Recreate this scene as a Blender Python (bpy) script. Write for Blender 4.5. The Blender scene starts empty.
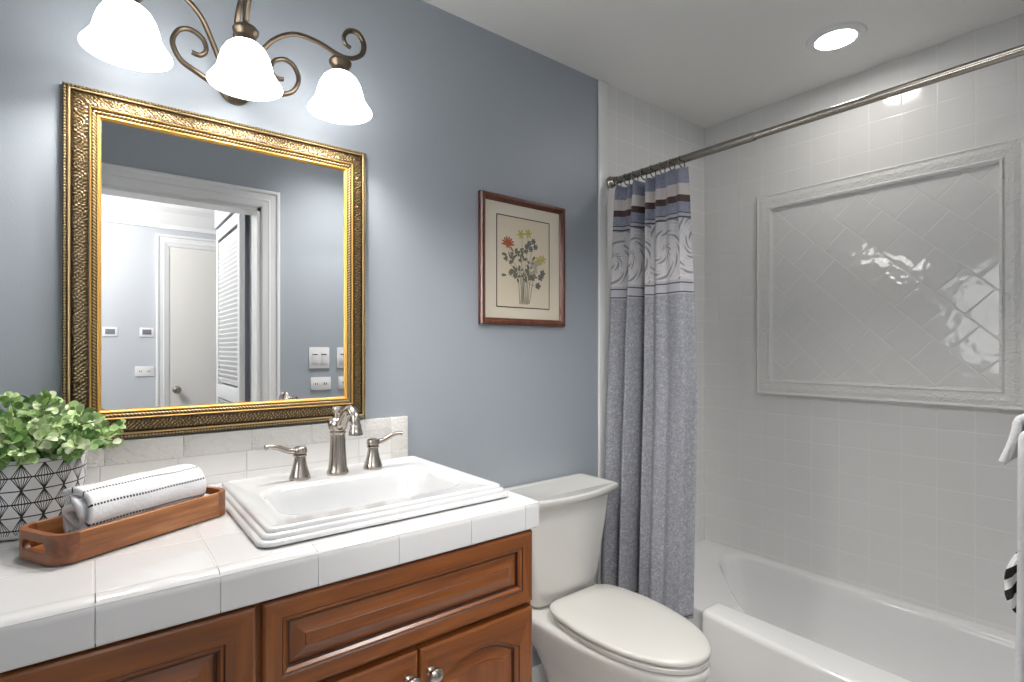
import bpy, bmesh, math, random
from mathutils import Vector, Matrix
random.seed(7)
PI = math.pi
sin, cos = math.sin, math.cos
S = bpy.context.scene
COL = S.collection

# ------------------------------------------------------------------ camera
cd = bpy.data.cameras.new('camera'); cam = bpy.data.objects.new('camera', cd); COL.objects.link(cam)
cam.location = (0, -1.515, 1.28)
cam.rotation_euler = (PI/2, 0, -math.radians(38.1))
cd.sensor_width = 36; cd.lens = 36*534/1024; cd.shift_y = 8/1024
cd.clip_start = 0.01; cd.clip_end = 60
S.camera = cam

# ------------------------------------------------------------------ world, exposure, lights
W = bpy.data.worlds.new('world'); S.world = W; W.use_nodes = True
W.node_tree.nodes['Background'].inputs[0].default_value = (0.96, 0.98, 1.0, 1)
W.node_tree.nodes['Background'].inputs[1].default_value = 16.0
S.view_settings.view_transform = 'Standard'; S.view_settings.look = 'None'
S.view_settings.gamma = 1; S.view_settings.use_curve_mapping = False
S.view_settings.exposure = 0.12
S.cycles.use_denoising = True
S.cycles.max_bounces = 10; S.cycles.diffuse_bounces = 6; S.cycles.glossy_bounces = 5
S.cycles.sample_clamp_indirect = 4.0; S.cycles.blur_glossy = 0.5
S.cycles.caustics_reflective = False; S.cycles.caustics_refractive = False

BULB_W, DOWN_W, ROOM_W, HALL_W, SHADE_E = 9.5, 2.1, 10.0, 66.0, 9.5
def lamp(name, kind, loc, watts, col, size=0.03, rot=(0, 0, 0), **k):
    l = bpy.data.lights.new(name, kind); l.energy = watts; l.color = col
    if kind == 'AREA': l.size = size
    else: l.shadow_soft_size = size
    for a, v in k.items(): setattr(l, a, v)
    o = bpy.data.objects.new(name, l); COL.objects.link(o); o.location = loc; o.rotation_euler = rot
    return o
WARM = (1.0, 0.96, 0.91)
LAMP_XYZ = [(0.055, -0.175), (0.275, -0.175), (0.495, -0.175)]
for i, (x, y) in enumerate(LAMP_XYZ):
    lamp('vanity_bulb_light', 'POINT', (x, y, 1.945), BULB_W, WARM, 0.025)
DOWN = (2.08, -0.73)
lamp('downlight_light', 'AREA', (DOWN[0], DOWN[1], 2.384), DOWN_W, WARM, 0.12, shape='DISK')
ROOM = (1.05, -1.08)                                   # added square fill light on the ceiling, out of view, brightens the room
lamp('added_fill_light', 'AREA', (ROOM[0], ROOM[1], 2.352), ROOM_W, (1, .97, .93), 0.38, shape='SQUARE', spread=math.radians(115))
HALL = (-0.45, -2.35)
lamp('hall_lamp_light', 'POINT', (HALL[0], HALL[1], 2.20), HALL_W, (1, .96, .91), 0.10)
WIN = (-0.95, -0.35, 1.15, 1.95)                       # window in the left wall: y0 y1 z0 z1
_p = bpy.data.lights.new('window_portal', 'AREA'); _p.shape = 'RECTANGLE'; _p.size = 0.8; _p.size_y = 0.6
_p.cycles.is_portal = True
_po = bpy.data.objects.new('window_portal', _p); COL.objects.link(_po)
_po.location = (-0.56, -0.65, 1.55); _po.rotation_euler = (0, -PI/2, 0)

# ------------------------------------------------------------------ node helpers and materials
def srgb(r, g, b):
    f = lambda c: (c/255/12.92) if c/255 <= 0.04045 else ((c/255+0.055)/1.055)**2.4
    return (f(r), f(g), f(b), 1)
class NT:
    def __init__(s, name):
        s.m = bpy.data.materials.new(name); s.m.use_nodes = True
        s.t = s.m.node_tree; s.b = s.t.nodes['Principled BSDF']
    def n(s, kind, **k):
        o = s.t.nodes.new(kind)
        for a, v in k.items(): setattr(o, a, v)
        return o
    def put(s, sock, v):
        if hasattr(v, 'is_output') or isinstance(v, bpy.types.NodeSocket): s.t.links.new(v, sock)
        else: sock.default_value = v
    def math(s, op, a, b=None, c=None, clamp=False):
        o = s.n('ShaderNodeMath', operation=op, use_clamp=clamp)
        s.put(o.inputs[0], a)
        if b is not None: s.put(o.inputs[1], b)
        if c is not None: s.put(o.inputs[2], c)
        return o.outputs[0]
    def mix(s, f, a, b):
        o = s.n('ShaderNodeMix', data_type='RGBA')
        s.put(o.inputs[0], f); s.put(o.inputs[6], a); s.put(o.inputs[7], b)
        return o.outputs[2]
    def coord(s, which='Object'):
        return s.n('ShaderNodeTexCoord').outputs[which]
    def xyz(s, v):
        o = s.n('ShaderNodeSeparateXYZ'); s.put(o.inputs[0], v); return o.outputs
    def comb(s, x, y, z=0.0):
        o = s.n('ShaderNodeCombineXYZ'); s.put(o.inputs[0], x); s.put(o.inputs[1], y); s.put(o.inputs[2], z); return o.outputs[0]
    def noise(s, vec, scale, detail=3, rough=0.5, dist=0.0):
        o = s.n('ShaderNodeTexNoise'); s.put(o.inputs['Vector'], vec)
        o.inputs['Scale'].default_value = scale; o.inputs['Detail'].default_value = detail
        o.inputs['Roughness'].default_value = rough; o.inputs['Distortion'].default_value = dist
        return o.outputs['Fac']
    def mapping(s, vec, scale=(1, 1, 1), rot=(0, 0, 0), loc=(0, 0, 0)):
        o = s.n('ShaderNodeMapping'); s.put(o.inputs[0], vec)
        o.inputs['Scale'].default_value = scale; o.inputs['Rotation'].default_value = rot; o.inputs['Location'].default_value = loc
        return o.outputs[0]
    def ramp(s, f, stops):
        o = s.n('ShaderNodeValToRGB'); s.put(o.inputs[0], f)
        e = o.color_ramp.elements
        while len(e) < len(stops): e.new(0.5)
        for i, (p, c) in enumerate(stops): e[i].position = p; e[i].color = c
        return o.outputs[0]
    def bump(s, h, strength=1.0, dist=1.0, normal=None):
        o = s.n('ShaderNodeBump'); o.inputs['Strength'].default_value = strength; o.inputs['Distance'].default_value = dist
        s.put(o.inputs['Height'], h)
        if normal is not None: s.put(o.inputs['Normal'], normal)
        return o.outputs[0]
    def set(s, **k):
        names = {'color': 'Base Color', 'rough': 'Roughness', 'metal': 'Metallic', 'normal': 'Normal', 'coat': 'Coat Weight', 'spec': 'Specular IOR Level',
                 'emit': 'Emission Color', 'emit_s': 'Emission Strength', 'sheen': 'Sheen Weight', 'trans': 'Transmission Weight', 'sss': 'Subsurface Weight', 'coat_rough': 'Coat Roughness'}
        for a, v in k.items(): s.put(s.b.inputs[names[a]], v)
        return s.m
def plain(name, rgb, rough=0.5, **k):
    return NT(name).set(color=srgb(*rgb), rough=rough, **k)

def wall_paint(name, rgb):
    t = NT(name); c = t.coord(); n = t.noise(c, 260, 3)
    return t.set(color=srgb(*rgb), rough=0.42, normal=t.bump(n, 0.25, 0.0012))
M = {}
BLUE = (160, 167, 175)
M['blue'] = wall_paint('blue_grey_paint', BLUE)
M['hallblue'] = wall_paint('hall_paint', (190, 194, 200))
M['ceil'] = wall_paint('ceiling_paint', (228, 227, 225))
M['white'] = plain('white_gloss_paint', (226, 227, 228), 0.3)
M['trimtile'] = plain('bullnose_tile', (238, 238, 238), 0.15)
M['plate'] = plain('switch_plate_plastic', (226, 226, 228), 0.3)
M['dark'] = plain('dark_slot', (30, 30, 32), 0.6)
M['screen'] = plain('grey_screen', (120, 124, 130), 0.2)
M['porcelain'] = plain('white_porcelain', (217, 218, 220), 0.07, coat=0.5)
M['toilet'] = plain('bone_porcelain', (213, 212, 208), 0.10, coat=0.4)
M['toiletseat'] = plain('bone_plastic', (207, 206, 201), 0.28)
M['tub'] = plain('tub_enamel', (230, 230, 230), 0.10, coat=0.5)

def tile_mat(name, ax, ay, size, off, col, grout, gw=0.0025, rot=0.0, bond=False, wave=0.0, tilt=0.0, rough=0.12, size_y=None, groutdepth=0.0010):
    t = NT(name); o = t.xyz(t.coord())
    a = t.math('SUBTRACT', o[ax], off[0]); b = t.math('SUBTRACT', o[ay], off[1])
    if rot:
        c_, s_ = cos(rot), sin(rot)
        a2 = t.math('ADD', t.math('MULTIPLY', a, c_), t.math('MULTIPLY', b, s_))
        b2 = t.math('SUBTRACT', t.math('MULTIPLY', b, c_), t.math('MULTIPLY', a, s_))
        a, b = a2, b2
    a = t.math('DIVIDE', a, size); b = t.math('DIVIDE', b, size_y or size)
    if bond:
        a = t.math('ADD', a, t.math('MULTIPLY', t.math('MODULO', t.math('FLOOR', t.math('ADD', b, 100.0)), 2.0), 0.5))
    fa = t.math('FRACT', a); fb = t.math('FRACT', b)
    ea = t.math('MULTIPLY', t.math('SUBTRACT', 0.5, t.math('ABSOLUTE', t.math('SUBTRACT', fa, 0.5))), size)
    eb = t.math('MULTIPLY', t.math('SUBTRACT', 0.5, t.math('ABSOLUTE', t.math('SUBTRACT', fb, 0.5))), size_y or size)
    e = t.math('MINIMUM', ea, eb)
    mr = t.n('ShaderNodeMapRange', interpolation_type='SMOOTHSTEP'); t.put(mr.inputs[0], e)
    mr.inputs[1].default_value = gw*0.4; mr.inputs[2].default_value = gw*1.6
    f = mr.outputs[0]
    h = t.math('MULTIPLY', f, groutdepth)
    if tilt:
        wn = t.n('ShaderNodeTexWhiteNoise', noise_dimensions='2D'); t.put(wn.inputs['Vector'], t.comb(t.math('FLOOR', a), t.math('FLOOR', b)))
        cx = t.xyz(wn.outputs['Color'])
        h = t.math('ADD', h, t.math('MULTIPLY', t.math('MULTIPLY', t.math('SUBTRACT', cx[0], 0.5), t.math('SUBTRACT', fa, 0.5)), tilt*size))
        h = t.math('ADD', h, t.math('MULTIPLY', t.math('MULTIPLY', t.math('SUBTRACT', cx[1], 0.5), t.math('SUBTRACT', fb, 0.5)), tilt*size))
    if wave:
        h = t.math('ADD', h, t.math('MULTIPLY', t.noise(t.coord(), 24, 1), wave))
    return t.set(color=t.mix(f, srgb(*grout), srgb(*col)), rough=t.math('MULTIPLY_ADD', t.math('SUBTRACT', 1.0, f), 0.35, rough), normal=t.bump(h, 1.0, 1.0))
TILE = (226, 226, 225); GROUT = (226, 226, 224)
M['tile_e'] = tile_mat('white_wall_tile_east', 1, 2, 0.108, (-0.722, 0.989), TILE, GROUT, wave=0.00022, tilt=0.012, groutdepth=0.0003)
M['tile_n'] = tile_mat('white_wall_tile_north', 0, 2, 0.108, (2.40, 0.989), TILE, GROUT, wave=0.00022, tilt=0.012, groutdepth=0.0003)
M['tile_d'] = tile_mat('diagonal_glazed_tile', 1, 2, 0.118, (-0.727, 1.527), (226, 226, 225), (226, 226, 224), rot=PI/4, bond=True, wave=0.0014, tilt=0.03, rough=0.05, groutdepth=0.0006)
M['floor'] = tile_mat('floor_tile', 0, 1, 0.305, (0, 0), (222, 219, 216), (190, 187, 183), gw=0.004, wave=0.0002, rough=0.25)
M['counter'] = tile_mat('white_counter_tile', 0, 1, 0.1495, (0.0, -0.585), (216, 216, 217), (206, 205, 203), gw=0.0018, wave=0.0002, tilt=0.006, rough=0.09, groutdepth=0.0007)
M['splash'] = tile_mat('white_splash_tile', 0, 2, 0.1495, (0.01, 0.917), (226, 225, 223), (214, 212, 209), gw=0.0014, wave=0.0002, rough=0.12)
M['edge'] = plain('white_edge_tile', (221, 221, 222), 0.09)
M['grout'] = plain('grout', (220, 219, 217), 0.8)
t = NT('embossed_white_tile'); h = t.noise(t.mapping(t.coord(), (1, 1, 1.3)), 42, 1, 0.5, 1.4)
M['relief'] = t.set(color=srgb(222, 220, 216), rough=0.2, normal=t.bump(h, 0.7, 0.006))
t = NT('embossed_panel_border'); h = t.noise(t.coord(), 60, 1, 0.5, 1.2)
M['reliefwall'] = t.set(color=srgb(226, 226, 224), rough=0.2, normal=t.bump(h, 0.7, 0.005))

def wood(name, dark, mid, light, axis=0, scale=1.0, rough=0.28, coat=0.35):
    t = NT(name); sc = [26*scale]*3; sc[axis] = 2.2*scale
    v = t.mapping(t.coord(), tuple(sc)); n = t.noise(v, 1.0, 5, 0.55, 0.8)
    sc2 = [120*scale]*3; sc2[axis] = 5*scale
    n2 = t.noise(t.mapping(t.coord(), tuple(sc2)), 1.0, 3, 0.6)
    f = t.math('ADD', t.math('MULTIPLY', n, 0.72), t.math('MULTIPLY', n2, 0.28))
    return t.set(color=t.ramp(f, [(0.30, srgb(*dark)), (0.5, srgb(*mid)), (0.72, srgb(*light))]), rough=rough, coat=coat, coat_rough=0.2, normal=t.bump(n2, 0.12, 0.001))
CH = ((92, 46, 16), (122, 67, 24), (150, 90, 40))
M['cherry_h'] = wood('cherry_wood_level_grain', *CH, axis=0)
M['cherry_v'] = wood('cherry_wood_upright_grain', *CH, axis=2)
M['glaze'] = plain('dark_groove_glaze', (58, 24, 10), 0.4)
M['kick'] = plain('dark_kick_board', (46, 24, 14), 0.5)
M['acacia'] = wood('acacia_wood', (98, 54, 30), (156, 98, 56), (204, 152, 102), axis=0, scale=1.1, rough=0.4, coat=0.1)
M['acacia_d'] = wood('acacia_end_wood', (88, 46, 26), (128, 76, 44), (162, 106, 66), axis=1, scale=1.1, rough=0.42, coat=0.1)
M['walnut'] = wood('picture_frame_wood', (66, 32, 20), (96, 50, 32), (120, 66, 44), axis=2, scale=1.5, rough=0.3)
t = NT('brushed_nickel'); M['nickel'] = t.set(color=srgb(176, 168, 158), metal=1.0, rough=0.24)
M['bronze'] = NT('antique_bronze').set(color=srgb(98, 86, 72), metal=0.85, rough=0.36)
M['rod'] = NT('satin_nickel_rod').set(color=srgb(150, 145, 137), metal=1.0, rough=0.24)
M['glass_mirror'] = NT('mirror_glass').set(color=(0.93, 0.945, 0.95, 1), metal=1.0, rough=0.0)
t = NT('clear_glass'); M['pane'] = t.set(color=(1, 1, 1, 1), rough=0.0, trans=1.0)
t = NT('frosted_lit_shade')
M['shade'] = t.set(color=srgb(236, 236, 234), rough=0.25, emit=(1, 0.985, 0.96, 1), emit_s=SHADE_E)
M['shaderim'] = plain('frosted_shade_rim', (232, 232, 231), 0.25)
M['lens'] = NT('lit_lens').set(color=(1, 1, 1, 1), rough=0.4, emit=(1, 0.98, 0.95, 1), emit_s=5.0)
M['fill_glow'] = NT('added_fill_glow').set(color=(1, 1, 1, 1), rough=0.4, emit=(1, 0.98, 0.95, 1), emit_s=1.5)  # glowing face of the added ceiling fill light
M['bulb'] = NT('lit_bulb').set(color=(1, 1, 1, 1), rough=0.4, emit=(1, 0.97, 0.9, 1), emit_s=4.0)
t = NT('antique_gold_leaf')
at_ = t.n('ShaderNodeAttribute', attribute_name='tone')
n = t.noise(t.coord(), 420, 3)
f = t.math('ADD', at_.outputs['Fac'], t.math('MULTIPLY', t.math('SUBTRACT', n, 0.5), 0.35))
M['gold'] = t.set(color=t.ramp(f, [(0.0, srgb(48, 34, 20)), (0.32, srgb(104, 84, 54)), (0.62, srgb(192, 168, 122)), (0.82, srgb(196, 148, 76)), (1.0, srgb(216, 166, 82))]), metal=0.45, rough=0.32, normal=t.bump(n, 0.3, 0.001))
M['soil'] = plain('dark_potting_soil', (40, 32, 26), 0.9)
t = NT('eucalyptus_leaf')
at_ = t.n('ShaderNodeAttribute', attribute_name='tone')
M['leaf'] = t.set(color=t.ramp(at_.outputs['Fac'], [(0.0, srgb(78, 122, 74)), (0.45, srgb(132, 170, 98)), (0.75, srgb(178, 202, 138)), (1.0, srgb(212, 222, 190))]), rough=0.5, sss=0.0)
M['stem'] = plain('green_stem', (96, 122, 70), 0.6)

# white pot with black fan-and-diamond line pattern (columns round the pot, rows up it)
t = NT('patterned_pot_glaze'); o = t.xyz(t.coord())
ang = t.math('ARCTAN2', o[1], o[0])
u = t.math('SUBTRACT', t.math('FRACT', t.math('ADD', t.math('MULTIPLY', ang, 18/(2*PI)), 20.0)), 0.5)
vv = t.math('FRACT', t.math('ADD', t.math('DIVIDE', t.math('SUBTRACT', 0.1345, o[2]), 0.0465), 10.0))
tt = t.math('MULTIPLY', t.math('ABSOLUTE', t.math('SUBTRACT', vv, 0.5)), 2.0)
wd = t.math('MULTIPLY', t.math('SUBTRACT', 1.0, tt), 0.44)
au = t.math('ABSOLUTE', u)
line = 0.0
for k, lw in ((0.0, 0.016), (0.36, 0.02), (0.70, 0.022), (1.0, 0.026)):
    d = t.math('ABSOLUTE', t.math('SUBTRACT', au, t.math('MULTIPLY', wd, k)))
    l = t.math('LESS_THAN', d, lw)
    line = l if k == 0 else t.math('MAXIMUM', line, l)
apex = t.math('GREATER_THAN', t.math('MULTIPLY', tt, t.math('LESS_THAN', au, 0.06)), 0.86)
line = t.math('MAXIMUM', line, apex)
line = t.math('MAXIMUM', line, t.math('LESS_THAN', tt, 0.055))
line = t.math('MAXIMUM', line, t.math('GREATER_THAN', tt, 0.955))
line = t.math('MULTIPLY', line, t.math('GREATER_THAN', o[2], 0.010))
line = t.math('MULTIPLY', line, t.math('LESS_THAN', o[2], 0.1345))
M['pot'] = t.set(color=t.mix(line, srgb(230, 230, 232), srgb(34, 34, 40)), rough=0.4)

# terry cloth, plain and with stitched dotted stripes (uv: x along the roll, y across the cloth, metres)
def terry(name, rgb, stripes=None):
    t = NT(name); c = t.coord(); n = t.noise(c, 900, 2); n2 = t.noise(c, 160, 2)
    h = t.math('ADD', t.math('MULTIPLY', n, 0.5), n2)
    col = srgb(*rgb)
    if stripes:
        uv = t.xyz(t.coord('UV')); m = None
        for y0 in stripes:
            d = t.math('LESS_THAN', t.math('ABSOLUTE', t.math('SUBTRACT', uv[1], y0)), 0.0016)
            m = d if m is None else t.math('MAXIMUM', m, d)
        m = t.math('MULTIPLY', m, t.math('LESS_THAN', t.math('FRACT', t.math('MULTIPLY', uv[0], 190.0)), 0.62))
        col = t.mix(m, col, srgb(28, 28, 34))
    return t.set(color=col, rough=0.95, sheen=0.3, normal=t.bump(h, 0.6, 0.0025))
M['terry'] = terry('white_terry_cloth', (226, 227, 229))
M['terrystripe'] = terry('striped_terry_cloth', (232, 233, 236), [0.022, 0.049, 0.076, 0.103, 0.130, 0.157, 0.20, 0.24])
t = NT('black_white_woven_fringe'); o = t.xyz(t.coord('UV'))
M['fringe'] = t.set(color=t.mix(t.math('LESS_THAN', t.math('FRACT', t.math('MULTIPLY', o[1], 24.0)), 0.5), srgb(228, 228, 228), srgb(24, 24, 26)), rough=0.9)

# shower curtain: bands by height (uv x = cloth width, uv y = height, metres)
t = NT('printed_shower_curtain'); uv = t.coord('UV'); o = t.xyz(uv); z = o[1]
dam = t.noise(uv, 95, 4, 0.65, 1.6)
body = t.ramp(dam, [(0.36, srgb(122, 125, 134)), (0.50, srgb(140, 142, 150)), (0.64, srgb(170, 171, 177))])
ca = t.math('SUBTRACT', t.math('FRACT', t.math('DIVIDE', o[0], 0.17)), 0.5)
zb = t.math('DIVIDE', t.math('SUBTRACT', z, 1.645), 0.17)
wob = t.noise(uv, 16, 2)
rr = t.math('SQRT', t.math('ADD', t.math('MULTIPLY', ca, ca), t.math('MULTIPLY', zb, zb)))
th = t.math('ARCTAN2', zb, ca)
sp = t.math('SINE', t.math('ADD', t.math('ADD', th, t.math('MULTIPLY', rr, 19.0)), t.math('MULTIPLY', wob, 4.0)))
lf = t.math('SINE', t.math('ADD', t.math('MULTIPLY', th, 12.0), t.math('MULTIPLY', rr, 50.0)))
pat = t.math('ADD', t.math('MULTIPLY', sp, 0.6), t.math('MULTIPLY', lf, 0.45))
scroll = t.ramp(t.math('MULTIPLY_ADD', pat, 0.5, 0.5), [(0.02, srgb(126, 128, 138)), (0.20, srgb(158, 159, 167)), (0.32, srgb(192, 191, 194)), (0.62, srgb(203, 201, 202)), (0.80, srgb(174, 174, 181)), (0.92, srgb(202, 200, 201))])
fine = t.noise(t.mapping(uv, (300, 60, 1)), 1.0, 2)
blue = t.ramp(fine, [(0.35, srgb(122, 128, 150)), (0.65, srgb(150, 155, 172))])
cream = srgb(208, 200, 198); brown = srgb(74, 54, 54); ink = srgb(72, 70, 80); pale = srgb(174, 175, 182)
col = body
def band(col, c, z0, z1):
    m = t.math('MULTIPLY', t.math('GREATER_THAN', z, z0), t.math('LESS_THAN', z, z1))
    return t.mix(m, col, c)
for c, z0, z1 in ((pale, 1.478, 1.53), (ink, 1.482, 1.487), (ink, 1.516, 1.521), (scroll, 1.53, 1.762), (ink, 1.754, 1.761), (pale, 1.762, 1.772), (ink, 1.772, 1.776), (blue, 1.776, 1.814),
                  (brown, 1.814, 1.840), (cream, 1.840, 1.885), (blue, 1.885, 2.1), (ink, 0.345, 0.349)):
    col = band(col, c, z0, z1)
M['curtain'] = t.set(color=col, rough=0.75, sheen=0.2, normal=t.bump(fine, 0.3, 0.0008))
M['paper'] = plain('aged_paper_mat', (216, 207, 190), 0.8)
M['print'] = plain('cream_print_paper', (212, 200, 178), 0.8)
M['ink'] = plain('dark_ink_line', (58, 50, 44), 0.8)
M['p_orange'] = plain('orange_ink', (160, 88, 56), 0.8)
M['p_yellow'] = plain('yellow_ink', (176, 164, 92), 0.8)
M['p_green'] = plain('grey_green_ink', (112, 108, 90), 0.8)
M['p_dark'] = plain('blue_black_ink', (104, 104, 104), 0.8)
M['p_pale'] = plain('pale_petal_ink', (168, 160, 146), 0.8)

# ------------------------------------------------------------------ mesh helpers
class MB:
    def __init__(s): s.v = []; s.f = []; s.m = []; s.uv = {}; s.tone = None; s.cur = 0
    def add(s, vs, fs, m=None):
        b = len(s.v); s.v += [tuple(p) for p in vs]
        for q in fs: s.f.append(tuple(b+i for i in q)); s.m.append(s.cur if m is None else m)
        return b
    def box(s, x0, x1, y0, y1, z0, z1, r=0.0, seg=2, m=None):
        if x1 < x0: x0, x1 = x1, x0
        if y1 < y0: y0, y1 = y1, y0
        if z1 < z0: z0, z1 = z1, z0
        bm = bmesh.new(); bmesh.ops.create_cube(bm, size=1.0)
        for v in bm.verts: v.co = ((x0+x1)/2+v.co.x*(x1-x0), (y0+y1)/2+v.co.y*(y1-y0), (z0+z1)/2+v.co.z*(z1-z0))
        if r > 0:
            r = min(r, 0.49*min(x1-x0, y1-y0, z1-z0))
            bmesh.ops.bevel(bm, geom=list(bm.edges), offset=r, segments=seg, profile=0.5, affect='EDGES')
        bm.verts.index_update()
        s.add([v.co[:] for v in bm.verts], [[v.index for v in f.verts] for f in bm.faces], m); bm.free()
        return s
    def loft(s, loops, cap0=False, cap1=False, closed=True, m=None):
        n = len(loops[0]); vs = [p for l in loops for p in l]; fs = []
        for i in range(len(loops)-1):
            for j in range(n if closed else n-1):
                k = (j+1) % n
                fs.append((i*n+j, i*n+k, (i+1)*n+k, (i+1)*n+j))
        if cap0: fs.append(tuple(range(n))[::-1])
        if cap1: fs.append(tuple((len(loops)-1)*n+j for j in range(n)))
        return s.add(vs, fs, m)
    def lathe(s, prof, c=(0, 0, 0), n=32, axis=(0, 0, 1), m=None, cap0=True, cap1=True, sx=1, sy=1):
        q = Vector((0, 0, 1)).rotation_difference(Vector(axis)); c = Vector(c)
        loops = [[c + q @ Vector((r*sx*cos(2*PI*j/n), r*sy*sin(2*PI*j/n), h)) for j in range(n)] for r, h in prof]
        s.loft(loops, cap0, cap1, m=m); return s
    def tube(s, pts, rad, n=10, m=None, caps=True, closed=False, flat=1.0):
        pts = [Vector(p) for p in pts]; N = len(pts)
        R = rad if isinstance(rad, (list, tuple)) else [rad]*N
        loops = []; up = None
        for i in range(N):
            a = pts[(i-1) % N] if closed else pts[max(i-1, 0)]; b = pts[(i+1) % N] if closed else pts[min(i+1, N-1)]
            d = (b-a).normalized()
            if up is None:
                up = Vector((0, 1, 0)) if abs(d.y) < 0.9 else Vector((0, 0, 1))
            x = (up - d*up.dot(d)).normalized(); y = d.cross(x); up = x
            loops.append([pts[i] + x*R[i]*cos(2*PI*j/n) + y*R[i]*flat*sin(2*PI*j/n) for j in range(n)])
        if closed: loops.append(loops[0])
        s.loft(loops, caps and not closed, caps and not closed, m=m); return s
    def sphere(s, c, r, n=10, k=6, m=None, sz=1):
        s.lathe([(r*sin(PI*i/k) + 1e-5, -r*sz*cos(PI*i/k)) for i in range(k+1)], c, n, m=m); return s
    def build(s, name, mats, parent=None, smooth=True, angle=35, world=True, origin=None):
        me = bpy.data.meshes.new(name)
        off = Vector((0, 0, 0))
        if world:
            if parent is not None:
                p = parent
                while p is not None: off = off + p.location; p = p.parent
            elif origin is not None: off = Vector(origin)
        me.from_pydata([tuple(Vector(p)-off) for p in s.v], [], s.f)
        mats = mats if isinstance(mats, (list, tuple)) else [mats]
        for m in mats: me.materials.append(M[m] if isinstance(m, str) else m)
        me.polygons.foreach_set('material_index', s.m)
        if s.uv:
            ul = me.uv_layers.new(name='UVMap')
            for l in me.loops: ul.data[l.index].uv = s.uv.get(l.vertex_index, (0, 0))
        if s.tone is not None:
            ca = me.attributes.new('tone', 'FLOAT', 'POINT'); ca.data.foreach_set('value', s.tone)
        bm = bmesh.new(); bm.from_mesh(me); bmesh.ops.recalc_face_normals(bm, faces=bm.faces); bm.to_mesh(me); bm.free()
        me.polygons.foreach_set('use_smooth', [smooth]*len(me.polygons))
        if smooth:
            try: me.set_sharp_from_angle(angle=math.radians(angle))
            except Exception: pass
        o = bpy.data.objects.new(name, me); COL.objects.link(o)
        if parent is not None: o.parent = parent
        elif origin is not None: o.location = origin
        return o
def tag(o, label, cat, group=None):
    o['label'] = label; o['category'] = cat
    if group: o['group'] = group
    return o
def thing(name, loc, label, cat, group=None, rz=0):
    o = bpy.data.objects.new(name, None); COL.objects.link(o); o.location = loc; o.rotation_euler = (0, 0, rz)
    o.empty_display_size = 0.05
    return tag(o, label, cat, group)
def struct(name, mb, mats, smooth=False, parent=None):
    o = mb.build(name, mats, parent, smooth=smooth); 
    if parent is None: o['kind'] = 'structure'
    return o
def dup(o, loc, label, rz=None):
    r = o.copy(); COL.objects.link(r); r.location = loc; r['label'] = label
    if rz is not None: r.rotation_euler = (0, 0, rz)
    for ch in list(o.children):
        c = ch.copy(); COL.objects.link(c); c.parent = r
        for g in list(ch.children):
            d = g.copy(); COL.objects.link(d); d.parent = c
    return r
def lerp(a, b, t): return a+(b-a)*t
def smooth_path(pts, k=8):
    P = [Vector(p) for p in pts]; out = []
    for i in range(len(P)-1):
        p0, p1, p2, p3 = P[max(i-1, 0)], P[i], P[i+1], P[min(i+2, len(P)-1)]
        for j in range(k):
            t = j/k
            out.append(0.5*((2*p1)+(p2-p0)*t+(2*p0-5*p1+4*p2-p3)*t*t+(3*p1-p0-3*p2+p3)*t**3))
    out.append(P[-1]); return out
def rrect(x0, x1, y0, y1, r, z, n=6):
    out = []
    for cx, cy, a0 in ((x1-r, y1-r, 0), (x0+r, y1-r, PI/2), (x0+r, y0+r, PI), (x1-r, y0+r, 3*PI/2)):
        for i in range(n+1):
            a = a0 + PI/2*i/n; out.append((cx+r*cos(a), cy+r*sin(a), z))
    return out
def rect_sweep(mb, x0, x1, z0, z1, y, prof, m=None, sides='LTRB'):
    """mitred moulding round a rectangle in the wall plane: prof = (inset, projection)"""
    loops = [[(x0+w, y-h, z0+w), (x1-w, y-h, z0+w), (x1-w, y-h, z1-w), (x0+w, y-h, z1-w)] for w, h in prof]
    mb.loft(loops, m=m)

# ------------------------------------------------------------------ room shell
XW, XE, YS, CEIL = -0.47, 2.42, -1.45, 2.39
mb = MB(); mb.box(XW-0.1, XE+0.1, YS-0.001, 0.1, -0.1, 0); struct('floor', mb, 'floor')
mb = MB(); mb.box(XW-0.1, XE+0.1, YS-0.12, 0.1, CEIL, CEIL+0.1); struct('ceiling', mb, 'ceil')
mb = MB(); mb.box(XW-0.1, 1.66, 0, 0.1, 0, CEIL); struct('wall_north', mb, 'blue')
mb = MB(); mb.box(1.66, XE, 0, 0.1, 0, CEIL); struct('wall_north_alcove', mb, 'tile_n')
mb = MB(); mb.box(XE, XE+0.1, YS-0.12, 0.1, 0, CEIL); struct('wall_east', mb, 'tile_e')
mb = MB(); y0, y1, z0, z1 = WIN
for a in ((YS-0.12, y0, 0, CEIL), (y1, 0, 0, CEIL), (y0, y1, 0, z0), (y0, y1, z1, CEIL)): mb.box(XW-0.1, XW, *a)
struct('wall_west', mb, 'blue')
DX0, DX1, DZ = -0.115, 0.672, 2.0                         # doorway the camera stands in
mb = MB(); mb.box(XW, DX0, YS-0.12, YS, 0, CEIL); mb.box(DX1, XE, YS-0.12, YS, 0, CEIL); mb.box(DX0, DX1, YS-0.12, YS, DZ, CEIL)
struct('wall_south', mb, 'blue')
mb = MB(); mb.box(1.634, 1.69, -0.012, 0, 0, CEIL-0.002, 0.006, 3); struct('trim_1', mb, 'trimtile', True)
mb = MB(); mb.box(0.80, 1.632, -0.014, -0.001, 0, 0.10, 0.004); struct('baseboard_north', mb, 'white', True)
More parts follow.
